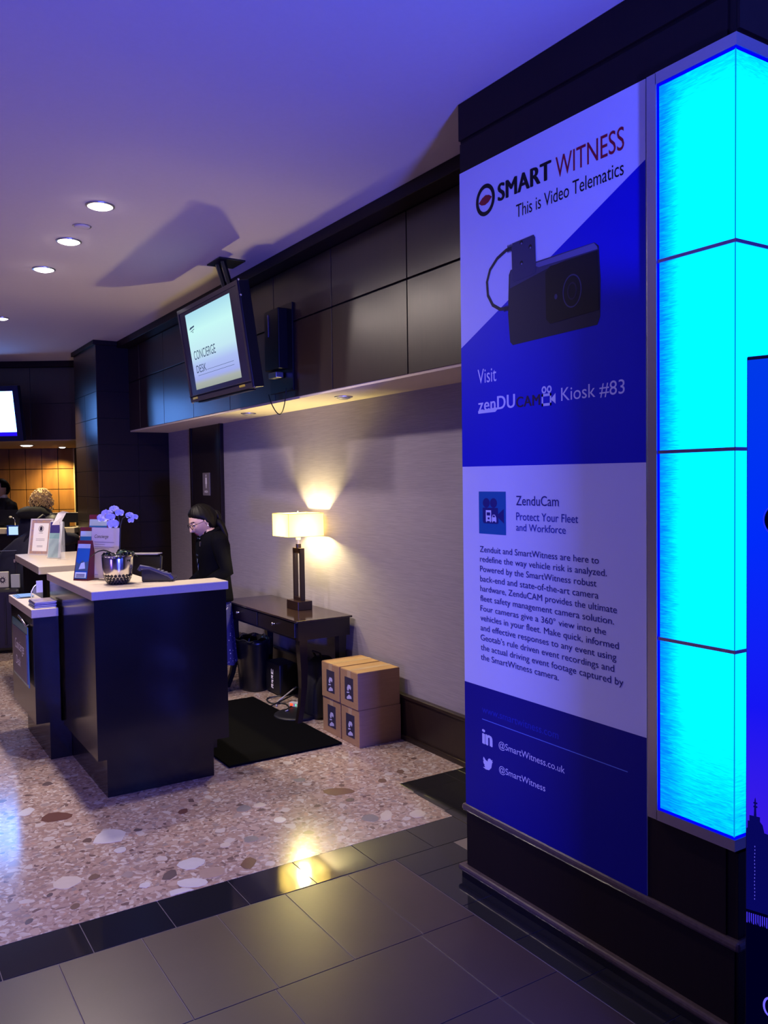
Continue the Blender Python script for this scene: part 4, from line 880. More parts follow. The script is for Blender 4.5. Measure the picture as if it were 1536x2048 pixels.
for pts in ([(0, .205), (.012, .205), (.012, .18), (.03, .18), (.03, .205), (.042, .205), (.042, .165), (0, .165)], [(0, .155), (.042, .155), (.03, .14), (.042, .125), (.030, .125), (.016, .14), (.012, .125), (0, .125)], [(.006, .118), (.042, .118), (.042, .108), (.018, .10), (.042, .09), (.006, .092)], [(0, .082), (.040, .082), (.040, .07), (.012, .066), (.040, .058), (.040, .048), (0, .052)]):
    flat(pts, TM, white_paper, up, 'print').matrix_parent_inverse = I4
bg = thing('black_bag', 'soft black bag slumped behind the front table leg', 'bag', (2.93, 5.42, 0))
bm = newbm(); add_loft(bm, [(2.93, 5.50, .001, .13, .15), (2.93, 5.50, .05, .145, .165), (2.94, 5.50, .25, .13, .145), (2.95, 5.50, .38, .10, .11), (2.95, 5.50, .43, .05, .06)], 28, power=3.2)
for v in bm.verts: v.co += Vector((noise.noise(v.co * 9), noise.noise(v.co * 9 + Vector((5, 0, 0))), 0)) * .015
obj('bag_body', bm, mat('black_nylon', (.005, .005, .008), .6, noise_amt=.3, noise_scale=40, bump=.3), bg, smooth=True)
bm = newbm(); add_tube(bm, [(2.93, 5.45, .42), (2.90, 5.44, .47), (2.90, 5.55, .47), (2.93, 5.56, .42)], .009, 7); obj('strap', bm, black_pl, bg)
tr_ = obj('cable_tray', None or box((0, 0, 0), (1, 1, 1)), black_pl); bpy.data.objects.remove(tr_)
bm = newbm(); add_lathe(bm, [(.0001, .002), (.155, .002), (.165, .012), (.160, .022), (.13, .026), (.0001, .024)], 30, (2.745, 5.545)); tr_ = obj('round_base_plate', bm, mat('matte_black', (.006, .006, .009), .5), smooth=True); tag(tr_, 'round black base plate on the floor in front of the table leg', 'base plate')
ps = thing('power_strip', 'white power strip with a red light lying among cables', 'power strip', M=frame((2.80, 5.78, .012), (.55, -.83, 0), (0, 0, 1)))
obj('strip_body', box((0, 0, 0), (.22, .05, .032), .004), mat('strip_white', (.60, .60, .66), .4), ps, world=False)
obj('red_switch', box((.015, -.003, .010), (.040, .006, .028), .002), emis('red_led', (1.0, .06, .02), 2.5), ps, world=False)
obj('green_light', box((.062, -.002, .008), (.069, .004, .026), .001), emis('green_led', (.1, .9, .5), 1.6), ps, world=False)
for k in range(3): obj('plug', box((.085 + .042 * k, .012, .030), (.110 + .042 * k, .040, .055), .003), black_pl, ps, world=False)
def cable(pts, r, label, m):
    bm = newbm(); P_ = [Vector(p) for p in pts]; out = []
    for i in range(len(P_) - 1):
        p0 = P_[max(i - 1, 0)]; p1 = P_[i]; p2 = P_[i + 1]; p3 = P_[min(i + 2, len(P_) - 1)]
        for k in range(6):
            t = k / 6; out.append(.5 * ((2 * p1) + (p2 - p0) * t + (2 * p0 - 5 * p1 + 4 * p2 - p3) * t * t + (3 * p1 - p0 - 3 * p2 + p3) * t ** 3))
    out.append(P_[-1]); add_tube(bm, out, r, 6); o = obj('cable', bm, m, smooth=True); tag(o, label, 'cable', 'cables on the floor under the table'); return o
cbk_ = mat('cable_black', (.012, .012, .014), .4); cgr = mat('cable_grey', (.42, .40, .44), .45)
cable([(2.89, 6.08, .02), (2.78, 6.12, .007), (2.74, 5.98, .006), (2.82, 5.90, .006), (2.80, 5.76, .012)], .006, 'black cable looping out from the power unit corner', cbk_)
cable([(2.93, 5.95, .05), (2.80, 5.93, .02), (2.68, 5.86, .007), (2.66, 5.70, .006), (2.74, 5.72, .006), (2.82, 5.76, .02)], .006, 'black cable curving widest across the floor toward the mat', cbk_)
cable([(2.97, 5.98, .10), (2.86, 5.96, .05), (2.79, 5.96, .008), (2.74, 5.87, .007)], .006, 'pale grey cable dropping straight from behind the power unit', cgr)
cable([(2.72, 5.62, .034), (2.70, 5.66, .012), (2.78, 5.70, .007), (2.86, 5.66, .008)], .005, 'pale grey cable beside the round black base plate', cgr)
# ================================================================== HANGING TELEVISION
ZV = Vector((-.112, 0, .70)).normalized()
MT = frame((2.300, 6.392, 2.385), (0, -1, 0), (-.100, 0, .705))
tv = thing('hanging_television', 'flat television hung from the ceiling showing the words CONCIERGE DESK', 'television', M=MT)
tvw, tvh = 1.196, .712
obj('housing', box((0, .004, 0), (tvw, .085, tvh), .006), black_pl, tv, world=False)
bzl = mat('bezel_gloss', (.020, .016, .030), .12, spec=.7)
bm = newbm(); SX = (.155, 1.035); SZ = (.085, .655)
for q in (((0, -.004, 0), (tvw, .006, .05)), ((0, -.004, tvh - .03), (tvw, .006, tvh)), ((0, -.004, .05), (.03, .006, tvh - .03)), ((tvw - .03, -.004, .05), (tvw, .006, tvh - .03))): add_box(bm, *q)
obj('bezel', bm, bzl, tv, world=False)
obj('dark_screen', box((.03, 0, .05), (tvw - .03, .005, tvh - .03)), mat('screen_off', (.010, .006, .025), .25, spec=.4), tv, world=False)
m = bpy.data.materials.new('concierge_slide'); m.use_nodes = True; N, L = nodes_of(m); N.remove(N['Principled BSDF'])
tc = N.new('ShaderNodeTexCoord'); sp = N.new('ShaderNodeSeparateXYZ'); L.new(tc.outputs['Object'], sp.inputs[0]); mr = N.new('ShaderNodeMapRange'); mr.inputs[1].default_value = SZ[0]; mr.inputs[2].default_value = SZ[1]; L.new(sp.outputs[2], mr.inputs[0])
r = N.new('ShaderNodeValToRGB'); e = r.color_ramp.elements; e[0].position = 0; e[0].color = (.34, .38, .34, 1); e[1].position = 1; e[1].color = (.40, .72, .86, 1)
for p_, c_ in ((.07, (.40, .44, .42)), (.13, (.36, .42, .86)), (.30, (.42, .52, .90)), (.45, (.55, .80, .90)), (.75, (.58, .95, .93))):
    k = e.new(p_); k.color = (*c_, 1)
L.new(mr.outputs[0], r.inputs[0]); em = N.new('ShaderNodeEmission'); L.new(r.outputs[0], em.inputs[0]); em.inputs[1].default_value = 1.0; L.new(em.outputs[0], N['Material Output'].inputs[0])
obj('lit_slide', box((SX[0], -.001, SZ[0]), (SX[1], .001, SZ[1])), m, tv, world=False)
slm = emis('slide_ink', (.05, .08, .16), 1.0)
def tvt(body, x0, x1, z0, z1, **k):
    o = text(body, Matrix.Translation((0, -.0022, 0)), x0, x1, z0, z1, slm, tv, **k); o.matrix_parent_inverse = I4
tvt('CONCIERGE', .215, .655, .305, .372); tvt('DESK', .225, .43, .205, .262); [setattr(flat(pp, I4, slm, tv, 'print', .0022), 'matrix_parent_inverse', I4) for pp in ([(.20,.535),(.225,.550),(.31,.556),(.31,.545),(.26,.540),(.23,.535)],[(.225,.521),(.305,.533),(.305,.528),(.225,.516)],[(.255,.514),(.280,.516),(.268,.504)])]
flat([(.245, .186), (.95, .186), (.95, .1835), (.245, .1835)], I4, slm, tv, 'print', .0022).matrix_parent_inverse = I4
flat([(.44, .212), (.95, .212), (.95, .2095), (.44, .2095)], I4, slm, tv, 'print', .0022).matrix_parent_inverse = I4
obj('chin_trim', box((0.005, -.012, .042), (tvw - .005, 0, .048), .001), chrome, tv, world=False)
bm = newbm(); add_box(bm, (.10, .02, -.012), (1.08, .07, 0)); obj('speaker_bar', bm, black_pl, tv, world=False)
for x in (.06, .98): obj('badge', box((x, -.006, .018), (x + .10, -.003, .034), .002), mat('brass_badge', (.75, .55, .10), .25, .8), tv, world=False)
for x, z in ((0, 0), (tvw, 0), (0, tvh * .62), (tvw, tvh * .86), (tvw, tvh)):
    bm = newbm(); add_ball(bm, (x, .01, z), .009, 10); obj('corner_cap', bm, chrome, tv, world=False)
bm = newbm(); add_box(bm, (.35, .085, .2), (.85, .12, .55), .01); obj('rear_cover', bm, black_pl, tv, world=False)
mtb = thing('ceiling_mount', 'black twin-arm ceiling mount carrying the hanging television', 'mount', (2.33, 5.72, ZC))
obj('ceiling_plate', box((2.24, 5.60, ZC - .012), (2.44, 5.84, ZC - .001), .003), black_pl, mtb)
for y in (5.68, 5.78):
    bm = newbm(); add_tube(bm, [(2.30, y, ZC - .005), (2.36, y - .01, 3.12), (2.44, y, 2.80)], .020, 6); obj('arm', bm, black_pl, mtb)
obj('bracket', box((2.375, 5.58, 2.66), (2.47, 5.88, 2.84), .004), black_pl, mtb)
# media box on the bulkhead with cable
mb_ = thing('media_box', 'black wall bracket box with a chrome strip behind the television', 'bracket', (2.6, 5.5, 2.7))
obj('box_body', box((2.60, 5.42, 2.56), (2.684, 5.66, 2.99), .006), black_pl, mb_)
obj('chrome_strip', box((2.594, 5.575, 2.80), (2.601, 5.595, 2.96), .002), mat('blue_chrome', (.35, .35, .6), .2, 1.0), mb_)
obj('back_plate', box((2.67, 5.34, 2.40), (2.6845, 5.72, 3.02), .002), black_pl, mb_)
bm = newbm(); add_box(bm, (2.60, 5.47, 2.50), (2.66, 5.60, 2.54), .004); obj('clamp', bm, metal, mb_)
bm = newbm(); pts = []
for k in range(17):
    t = k / 16; pts.append((2.655 + .02 * math.sin(t * 3.1), 5.72 - .30 * t, 2.40 - .165 * math.sin(math.pi * t) ** .8 + .02 * t))
add_tube(bm, pts, .004, 6); cbl_ = obj('loop_cable', bm, cbk_, smooth=True); tag(cbl_, 'thin black cable sagging below the bulkhead behind the television', 'cable')
# ================================================================== FAR TELEVISION
Mv = RF @ Matrix.Translation((rl(-40, 10.45), 10.45, 0))
p_ = RF @ Vector((rl(-58, 10.45), 10.45, 2.30)); tvf = thing('far_television', 'flat television on the reception bulkhead, partly cut off by the left edge', 'television', M=frame(p_, (RH * .97 + FH * -.12), (0, 0, 1)) @ Matrix.Rotation(math.radians(9), 4, 'X'))
fwid = .70
obj('housing', box((0, .004, 0), (fwid + .03, .07, .68), .006), black_pl, tvf, world=False)
obj('bezel', box((0, 0, 0), (fwid + .03, .006, .68), .002), mat('bezel_navy', (.006, .010, .05), .15, spec=.8), tvf, world=False)
obj('lit_screen', box((.05, -.002, .115), (fwid - .045, 0.0, .615)), emis('white_screen', (.13, .34, 1.0), 18), tvf, world=False)
obj('blue_strip', box((.05, -.002, .065), (fwid - .045, 0.0, .115)), emis('blue_strip', (.02, .005, .9), 1.0), tvf, world=False)
tq = emis('teal_logo', (0, .75, .68), 1.0)
for pts in ([(.25, .245), (.435, .25), (.435, .49), (.40, .50), (.36, .48), (.25, .49)],): flat(pts, I4, tq, tvf, 'print', .003).matrix_parent_inverse = I4
o = text('h', Matrix.Translation((0, -.0035, 0)), .345, .40, .29, .39, emis('white_screen', (.13, .34, 1.0), 18), tvf, heavy=.03); o.matrix_parent_inverse = I4
for k in range(2): flat([(.30, .265 + .015 * k), (.42, .265 + .015 * k), (.42, .272 + .015 * k), (.30, .272 + .015 * k)], I4, emis('white_screen', (.13, .34, 1.0), 18), tvf, 'print', .0035).matrix_parent_inverse = I4
bm = newbm(); add_box(bm, (.2, .07, .25), (.45, .40, .42)); obj('wall_bracket', bm, black_pl, tvf, world=False)
# ================================================================== RECEPTION COUNTER ITEMS
def RP(l, D, z): return RF @ Vector((l, D, z))
M = RF @ Matrix.Translation((rl(129, 10.34), 10.36, 1.225))
rmn = thing('reception_monitor', 'wide black monitor seen from behind on the reception counter', 'monitor', M=M)
bm = newbm(); add_prism(bm, [(-.165, .055), (.165, .055), (.165, .175), (-.19, .175)], 0, .035); bmesh.ops.transform(bm, matrix=Matrix(((1, 0, 0, 0), (0, 0, 1, 0), (0, 1, 0, 0), (0, 0, 0, 1))), verts=bm.verts); obj('housing', bm, black_pl, rmn, world=False)
obj('top_edge', box((-.19, -.002, .175), (.165, .037, .181)), mat('pale_edge', (.55, .45, .35), .4), rmn, world=False)
obj('stand', box((-.04, .0, 0), (.04, .03, .06)), black_pl, rmn, world=False); obj('base', box((-.09, -.03, 0), (.09, .10, .008)), black_pl, rmn, world=False)
o = text('lenovo', Matrix.Translation((0, -.001, 0)), -.135, -.062, .146, .158, white_paper, rmn); o.matrix_parent_inverse = I4
M = RF @ Matrix.Translation((rl(8, 10.34), 10.42, 1.225))
rm2 = thing('left_reception_monitor', 'black monitor in front of the man in the suit', 'monitor', M=M)
obj('housing', box((-.24, 0, .03), (.20, .03, .22), .005), black_pl, rm2, world=False); obj('stand', box((-.04, .0, 0), (.04, .03, .06)), black_pl, rm2, world=False); obj('base', box((-.09, -.03, 0), (.09, .10, .008)), black_pl, rm2, world=False)
p0 = RP(rl(22, 10.2), 10.3, 1.225)
mk = thing('gooseneck_reader', 'small pale gooseneck stand rising from the reception counter', 'stand', tuple(p0))
bm = newbm(); add_tube(bm, [p0, p0 + Vector((0, 0, .10)), p0 + Vector((0, 0, .125)) - RH * .02, p0 + Vector((0, 0, .135)) - RH * .05], .005, 8); obj('neck', bm, chrome, mk, smooth=True)
bm = newbm(); add_ball(bm, p0 + Vector((0, 0, .136)) - RH * .055, .017, 10, (1.2, 1, .8)); obj('head', bm, mat('reader_grey', (.45, .42, .4), .4), mk, smooth=True)
M = RF @ Matrix.Translation((rl(27, 10.2), 10.19, 1.14)); tab = thing('lit_tablet', 'small glowing white tablet at the counter edge behind the fair-haired woman', 'tablet', M=M)
obj('tablet_case', box((-.06, -.06, .0), (.10, -.045, .125), .003), mat('blue_case', (.01, .05, .4), .3), tab, world=False); obj('tablet_screen', box((-.035, -.062, .01), (.09, -.06, .11)), emis('tablet_glow', (.55, .80, 1.0), 1.0), tab, world=False)
# suitcase
M = RF @ Matrix.Translation((rl(11, 8.72), 8.72, 0)) @ Matrix.Rotation(.25, 4, 'Z')
sc = thing('suitcase', 'black upright suitcase with its handle raised, at the left edge', 'suitcase', M=M)
bm = newbm(); add_box(bm, (-.20, -.12, .03), (.135, .12, .68), .035); obj('shell', bm, mat('suitcase_black', (.010, .010, .014), .35, noise_amt=.3), sc, world=False)
for x in (-.16, -.09, -.02, .05, .10): obj('rib', box((x, -.126, .10), (x + .018, -.118, .60), .004), mat('suitcase_black', (.010, .010, .014), .35), sc, world=False)
bm = newbm(); add_tube(bm, [(-.12, .07, .66), (-.12, .07, 1.06), (.075, .07, 1.06), (.075, .07, .66)], .009, 8); obj('pull_handle', bm, mat('handle_grey', (.10, .09, .13), .3, .8), sc, world=False)
for x in (-.16, .10): bm = newbm(); add_tube(bm, [(x - .012, 0, .03), (x + .012, 0, .03)], .03, 14); obj('wheel', bm, black_pl, sc, world=False)
M = M @ Matrix.Translation((-.105, -.02, .682))
tg = thing('white_gift_bag', 'small white bag with a black sunburst emblem on top of the suitcase', 'bag', M=M)
bm = newbm(); add_box(bm, (0, 0, 0), (.115, .045, .165), .006); obj('bag_body', bm, mat('bag_white', (.62, .60, .58), .6), tg, world=False)
bm = newbm(); 
for k in range(10):
    a = 2 * math.pi * k / 10; bm.faces.new([bm.verts.new((.058 + r_ * math.cos(a + d), -.001, .08 + r_ * 1.2 * math.sin(a + d))) for r_, d in ((.020, -.2), (.040, 0), (.020, .2))])
for k in range(20):
    a, b = 2 * math.pi * k / 20, 2 * math.pi * (k + 1) / 20; bm.faces.new([bm.verts.new((.058 + r_ * math.cos(q), -.001, .08 + r_ * 1.2 * math.sin(q))) for r_, q in ((.012, a), (.023, a), (.023, b), (.012, b))])
obj('emblem', bm, ink, tg, world=False)
M = RF @ Matrix.Translation((rl(22, 9.0), 9.05, 0.70)) 
pc = thing('white_card_packet', 'pale card packet standing on the suitcase beside the emblem bag', 'packet', M=RF @ Matrix.Translation((rl(29, 8.72), 8.68, .682)))
obj('packet', box((-.045, 0, .0), (.045, .02, .14), .002), mat('pale_packet', (.50, .55, .60), .6), pc, world=False)
# ================================================================== PEOPLE
def skin_mesh(name, verts, edges, radii, m, parent, subd=2, root=0):
    me = bpy.data.meshes.new(name); me.from_pydata([tuple(v) for v in verts], edges, [])
    o = bpy.data.objects.new(name, me); COL.objects.link(o)
    sk = o.modifiers.new('s', 'SKIN'); sk.use_smooth_shade = True
    if not me.skin_vertices: pass
    lay = me.skin_vertices[0].data
    for i, r in enumerate(radii):
        lay[i].radius = (r, r) if not isinstance(r, tuple) else r; lay[i].use_root = (i == root)
    ss = o.modifiers.new('d', 'SUBSURF'); ss.levels = subd; ss.render_levels = subd
    dg = bpy.context.evaluated_depsgraph_get(); m2 = bpy.data.meshes.new_from_object(o.evaluated_get(dg))
    bpy.data.objects.remove(o); m2.materials.clear(); m2.materials.append(m)
    for p in m2.polygons: p.use_smooth = True
    r = bpy.data.objects.new(name, m2); COL.objects.link(r); r.parent = parent; return r
def head_point(th, ph, s=1.0):
    """th 0..pi from top, ph around; forward +X"""
    rx, ry, rz = .098, .074, .118
    x = math.sin(th) * math.cos(ph); y = math.sin(th) * math.sin(ph); z = math.cos(th)
    p = Vector((x * rx, y * ry, z * rz))
    if z < 0:
        t = -z; p.y *= 1 - .38 * t ** 1.6
        if x < 0: p.x *= 1 - .42 * t ** 1.2
        else: p.x *= 1 - .10 * t
        p.x += .014 * t
    return p
def face_mod(p):
    x, y, z = p
    if x > 0.02:
        g = lambda v, c, w: math.exp(-((v - c) / w) ** 2)
        x -= .010 * (g(abs(y), .032, .017) * g(z, .004, .014))
        x += .004 * g(z, .026, .010) * g(y, 0, .05)
        if -.052 < z < .02:
            t = (.02 - z) / .060; hgt = .030 * max(0, min(1, t * 1.05)) if z > -.040 else .030 * max(0, (z + .054) / .014)
            x += hgt * g(y, 0, .0095 + .004 * t)
        x += .008 * g(y, 0, .020) * (g(z, -.064, .006) + g(z, -.076, .006)) - .004 * g(y, 0, .024) * g(z, -.070, .003)
        x += .010 * g(y, 0, .020) * g(z, -.104, .013)
        x += .003 * g(abs(y), .040, .018) * g(z, -.032, .02)
    return Vector((x, y, z))
def make_head(parent, skin, M, hairm, lipc=(.45, .10, .12)):
    nu, nv = 96, 80; bm = newbm(); R = []
    for i in range(nv + 1):
        th = math.pi * i / nv; R.append([bm.verts.new(face_mod(head_point(max(.0005, min(math.pi - .0005, th)), 2 * math.pi * k / nu))) for k in range(nu)])
    for a, b in zip(R, R[1:]):
        for k in range(nu):
            f = bm.faces.new((a[k], a[(k + 1) % nu], b[(k + 1) % nu], b[k])); c = f.calc_center_median()
            f.material_index = 1 if (c.x > .07 and abs(c.y) < .022 - abs(c.z + .070) * .8 and -.082 < c.z < -.058) else 0
            if c.x > .06 and abs(abs(c.y) - .033) < .015 and abs(c.z - .026 + abs(abs(c.y) - .030) * .3) < .003: f.material_index = 2
    bmesh.ops.transform(bm, matrix=M, verts=bm.verts)
    me = bpy.data.meshes.new('head'); bmesh.ops.recalc_face_normals(bm, faces=bm.faces); bm.to_mesh(me); bm.free()
    for q in (skin, mat('lips', lipc, .4), hairm): me.materials.append(q)
    for p in me.polygons: p.use_smooth = True
    h = bpy.data.objects.new('head', me); COL.objects.link(h); h.parent = parent
    def sub(name, bm, m, smooth=True):
        bmesh.ops.transform(bm, matrix=M, verts=bm.verts); me = finish(bm, name, m, smooth); o = bpy.data.objects.new(name, me); COL.objects.link(o); o.parent = h; return o
    for s in (-1, 1):
        bm = newbm(); add_ball(bm, (.0775, .032 * s, .003), .0125, 14); sub('eye', bm, mat('eye_white', (.75, .72, .70), .2))
        bm = newbm(); add_ball(bm, (.0855, .032 * s, .001), .0060, 12); sub('iris', bm, mat('iris_dark', (.03, .015, .01), .1))
        bm = newbm(); add_ball(bm, (.0785, .032 * s, .0065), .0130, 14, (1, 1.05, .55)); sub('eyelid', bm, skin)
        bm = newbm(); add_ball(bm, (-.004, .073 * s, -.006), .024, 14, (.62, .30, 1.15)); add_ball(bm, (.004, .081 * s, -.002), .012, 10, (.7, .3, 1.1)); sub('ear', bm, skin)
    return h
def hair_cap(parent, M, m, keep, off=.014, nz=.003, name='hair', wave=0.0, extra=None, bz=None):
    nu, nv = 80, 60; bm = newbm(); R = []
    for i in range(nv + 1):
        th = math.pi * i / nv; row = []
        for k in range(nu):
            ph = 2 * math.pi * k / nu; p = head_point(max(.001, min(math.pi - .001, th)), ph); n = p.normalized()
            d = off + nz * math.sin(ph * 22 + th * 3) + wave * noise.noise(p * 38)
            if bz: d = -.001 + (d + .001) * max(0.0, min(1.0, (p.z - bz(p.x)) / .022)) ** .6
            q = p + Vector((n.x, n.y, n.z)) * d
            if p.x < 0: q.x -= .012 * math.sin(th)
            row.append(bm.verts.new(q))
        R.append(row)
    for a, b in zip(R, R[1:]):
        for k in range(nu):
            vs = (a[k], a[(k + 1) % nu], b[(k + 1) % nu], b[k]); c = sum((v.co for v in vs), Vector()) / 4
            if keep(c): bm.faces.new(vs)
    loose = [v for v in bm.verts if not v.link_faces]; bmesh.ops.delete(bm, geom=loose, context='VERTS')
    if extra: extra(bm)
    bmesh.ops.transform(bm, matrix=M, verts=bm.verts); me = finish(bm, name, m, True); o = bpy.data.objects.new(name, me); COL.objects.link(o); o.parent = parent; return o
def figure_root(name, label, pos, ang, scale):
    return thing(name, label, 'person', M=Matrix.Translation(pos) @ Matrix.Rotation(ang, 4, 'Z') @ Matrix.Diagonal((scale, scale, scale, 1)))
def body_skeleton(arms, legs=(0, 0), lean_x=0.0):
    V = []; E = []; R = []
    def add(p, r, prev=None):
        V.append(Vector(p)); R.append(r); i = len(V) - 1
        if prev is not None: E.append((prev, i))
        return i
    pel = add((0, 0, .93), .115); sp = add((0, 0, 1.06), .105, pel); ch = add((lean_x * .4, 0, 1.22), .118, sp); nb = add((lean_x * .55, 0, 1.365), .052, ch); nk = add((lean_x + .005, 0, 1.44), .048, nb); hd = add((lean_x + .02, 0, 1.50), .046, nk)
    for s in (-1, 1):
        hip = add((0, .085 * s, .86), .088, pel); kn = add((.01 + legs[0] * s, .085 * s, .48), .055, hip); an = add((-.02 + legs[1] * s, .080 * s, .09), .034, kn); ft = add((.06 + legs[1] * s, .085 * s, .035), .032, an); add((.13 + legs[1] * s, .088 * s, .028), .024, ft)
        el, wr, fdir = arms[s]; shd = add((lean_x * .15, .150 * s, 1.315), .046, nb); e = add(el, .040, shd); w_ = add(wr, .026, e)
        fd = Vector(fdir).normalized(); side = Vector((0, 0, 1)).cross(fd).normalized(); palm = add(Vector(wr) + fd * .05, .026, w_); 
        for q, (off, ln) in enumerate(((-.024, .062), (-.008, .072), (.009, .068), (.025, .052))):
            a = add(Vector(wr) + fd * .085 + side * off, .0105, palm); b = add(Vector(wr) + fd * (.085 + ln * .5) + side * off + Vector((0, 0, -.006)), .0092, a); add(Vector(wr) + fd * (.085 + ln) + side * off + Vector((0, 0, -.022)), .0080, b)
        a = add(Vector(wr) + fd * .045 - side * .034 * s + Vector((0, 0, -.008)), .011, palm); add(Vector(wr) + fd * .080 - side * .048 * s + Vector((0, 0, -.016)), .009, a)
    return V, E, R
def cloth_torso(parent, m, rings, sleeves, name, n=28, power=2.3, rad=(.062, .052, .040), wob=.004):
    bm = newbm(); add_loft(bm, rings, n, True, power)
    for pts in sleeves: add_tube(bm, pts, [rad[0] * 1.02, rad[0], (rad[0] + rad[1]) / 2, rad[1], (rad[1] + rad[2]) / 2, rad[2]][:len(pts)] if len(pts) == 6 else [rad[0], rad[1], rad[2]], 14)
    for v in bm.verts: v.co += v.co.normalized() * noise.noise(v.co * 14) * wob
    me = finish(bm, name, m, True); o = bpy.data.objects.new(name, me); COL.objects.link(o); o.parent = parent; return o
def interp(a, b, n):
    return [Vector(a).lerp(Vector(b), k / n) for k in range(n)]
def lobj(name, bm, m, parent, smooth=False):
    me = finish(bm, name, m, smooth); o = bpy.data.objects.new(name, me); COL.objects.link(o); o.parent = parent; return o
hair_dark = mat('dark_hair', (.004, .003, .0035), .5, noise_amt=.5, noise_scale=60, stretch=(1, 1, .2), spec=.18)
# ---- concierge woman, in profile, looking down
face_dir = Vector((-.955, .10, 0)); ang = math.atan2(face_dir.y, face_dir.x)
pw1 = figure_root('person', 'woman in a black blazer and glasses looking down behind the concierge desk', (2.535, 6.595, 0.0), ang, .965)
arms = {1: ((-.045, .225, 1.07), (.17, .165, .935), (1, -.2, -.2)), -1: ((-.045, -.225, 1.07), (.17, -.165, .935), (1, .2, -.2))}
V, E_, R_ = body_skeleton(arms, lean_x=.055)
skin_mesh('body', V, E_, R_, skin_m, pw1)
HM = Matrix.Translation((.092, 0, 1.488)) @ Matrix.Rotation(math.radians(23), 4, 'Y') @ Matrix.Rotation(math.radians(4), 4, 'Z') @ Matrix.Diagonal((1.14, 1.12, 1.16, 1))
hd = make_head(pw1, skin_m, HM, hair_dark)
def hairline(x): return .012 + .74 * (x - .012) if x > .012 else (.012 + 2.9 * (x - .012) if x > -.022 else -.086)
hair_cap(hd, HM, hair_dark, lambda c: c.z > hairline(c.x) - .004, .011, .0010, bz=hairline, extra=lambda bm: (add_ball(bm, (-.118, 0, -.012), .038, 18, (.8, 1.05, 1.25)), add_tube(bm, [(-.09, 0, -.03), (-.115, 0, -.09), (-.11, .01, -.17), (-.10, .015, -.23)], [.035, .034, .026, .010], 12)))
# glasses
bm = newbm()
for s in (-1, 1):
    c = Vector((.108, .033 * s, -.004)); pts = [c + Vector((-.004 * abs(math.cos(a)), .024 * math.cos(a), .018 * math.sin(a))) for a in [2 * math.pi * k / 20 for k in range(21)]]
    add_tube(bm, pts, .0022, 6, cap=False); add_tube(bm, [(.104, .057 * s, .004), (.060, .076 * s, .004), (-.006, .080 * s, .002), (-.018, .080 * s, -.010)], .0020, 6)
add_tube(bm, [(.108, -.010, .001), (.112, 0, .004), (.108, .010, .001)], .0022, 6)
bmesh.ops.transform(bm, matrix=HM, verts=bm.verts); gl = lobj('glasses', bm, mat('glasses_frame', (.02, .012, .015), .25), pw1, True)
bm = newbm(); add_ball(bm, HM @ Vector((.002, .086, -.036)), .0065, 10); lobj('earring', bm, mat('pearl', (.85, .83, .85), .2), pw1, True)
suit = mat('black_suiting', (.003, .003, .006), .9, noise_amt=.3, noise_scale=80, spec=.05)
cloth_torso(pw1, suit, [(0, 0, .80, .150, .205), (0, 0, .84, .148, .200), (0, 0, .95, .135, .185), (.0, 0, 1.06, .128, .165), (.005, 0, 1.18, .142, .180), (.008, 0, 1.28, .138, .190), (.010, 0, 1.35, .115, .190), (.012, 0, 1.382, .088, .140), (.010, 0, 1.405, .062, .078)],
            [[(.005, .140 * s, 1.345), (.002, .180 * s, 1.305), (-.022, .212 * s, 1.18), (-.045, .228 * s, 1.07), (.06, .20 * s, 1.00), (.150, .168 * s, .945)] for s in (-1, 1)], 'blazer', rad=(.070, .062, .044))
bm = newbm()
vs = [bm.verts.new(p) for p in ((.072, .018, 1.425), (.072, -.018, 1.425), (.128, -.040, 1.34), (.146, -.026, 1.20), (.138, 0, 1.06), (.146, .026, 1.20), (.128, .040, 1.34))]; bm.faces.new(vs)
bmesh.ops.solidify(bm, geom=bm.faces[:], thickness=.006); lobj('blouse', bm, mat('print_blouse', (.35, .42, .62), .6, color2=(.06, .08, .22), noise_scale=120), pw1)
for s in (-1, 1):
    bm = newbm(); vs = [bm.verts.new(p) for p in ((.050, .052 * s, 1.435), (.075, .040 * s, 1.425), (.136, .030 * s, 1.30), (.150, .012 * s, 1.08), (.140, .055 * s, 1.26), (.122, .080 * s, 1.34))]; bm.faces.new(vs)
    bmesh.ops.solidify(bm, geom=bm.faces[:], thickness=.008); lobj('lapel', bm, suit, pw1)
bm = newbm(); add_tube(bm, [(.130, .040, 1.315), (.098, .070, 1.350), (.04, .084, 1.385), (-.02, .062, 1.412), (-.04, 0, 1.420), (-.02, -.062, 1.412), (.04, -.084, 1.385), (.098, -.070, 1.350), (.130, -.040, 1.315)], [.012, .018, .020, .020, .020, .020, .020, .018, .012], 10); lobj('collar', bm, suit, pw1, True)
bm = newbm(); add_box(bm, (.128, .070, 1.275), (.142, .082, 1.315), .002); lobj('name_badge', bm, chrome, pw1)
skirtm = mat('dotted_skirt', (.020, .022, .16), .7)
N, L = nodes_of(skirtm); vo = N.new('ShaderNodeTexVoronoi'); vo.inputs['Scale'].default_value = 42; tcn = N.new('ShaderNodeTexCoord'); L.new(tcn.outputs['Object'], vo.inputs['Vector'])
cr = N.new('ShaderNodeValToRGB'); cr.color_ramp.interpolation = 'CONSTANT'; cr.color_ramp.elements[0].color = (.60, .58, .75, 1); cr.color_ramp.elements[1].position = .20; cr.color_ramp.elements[1].color = (.020, .020, .14, 1); L.new(vo.outputs['Distance'], cr.inputs[0]); L.new(cr.outputs[0], N['Principled BSDF'].inputs['Base Color'])
bm = newbm(); Rr = []
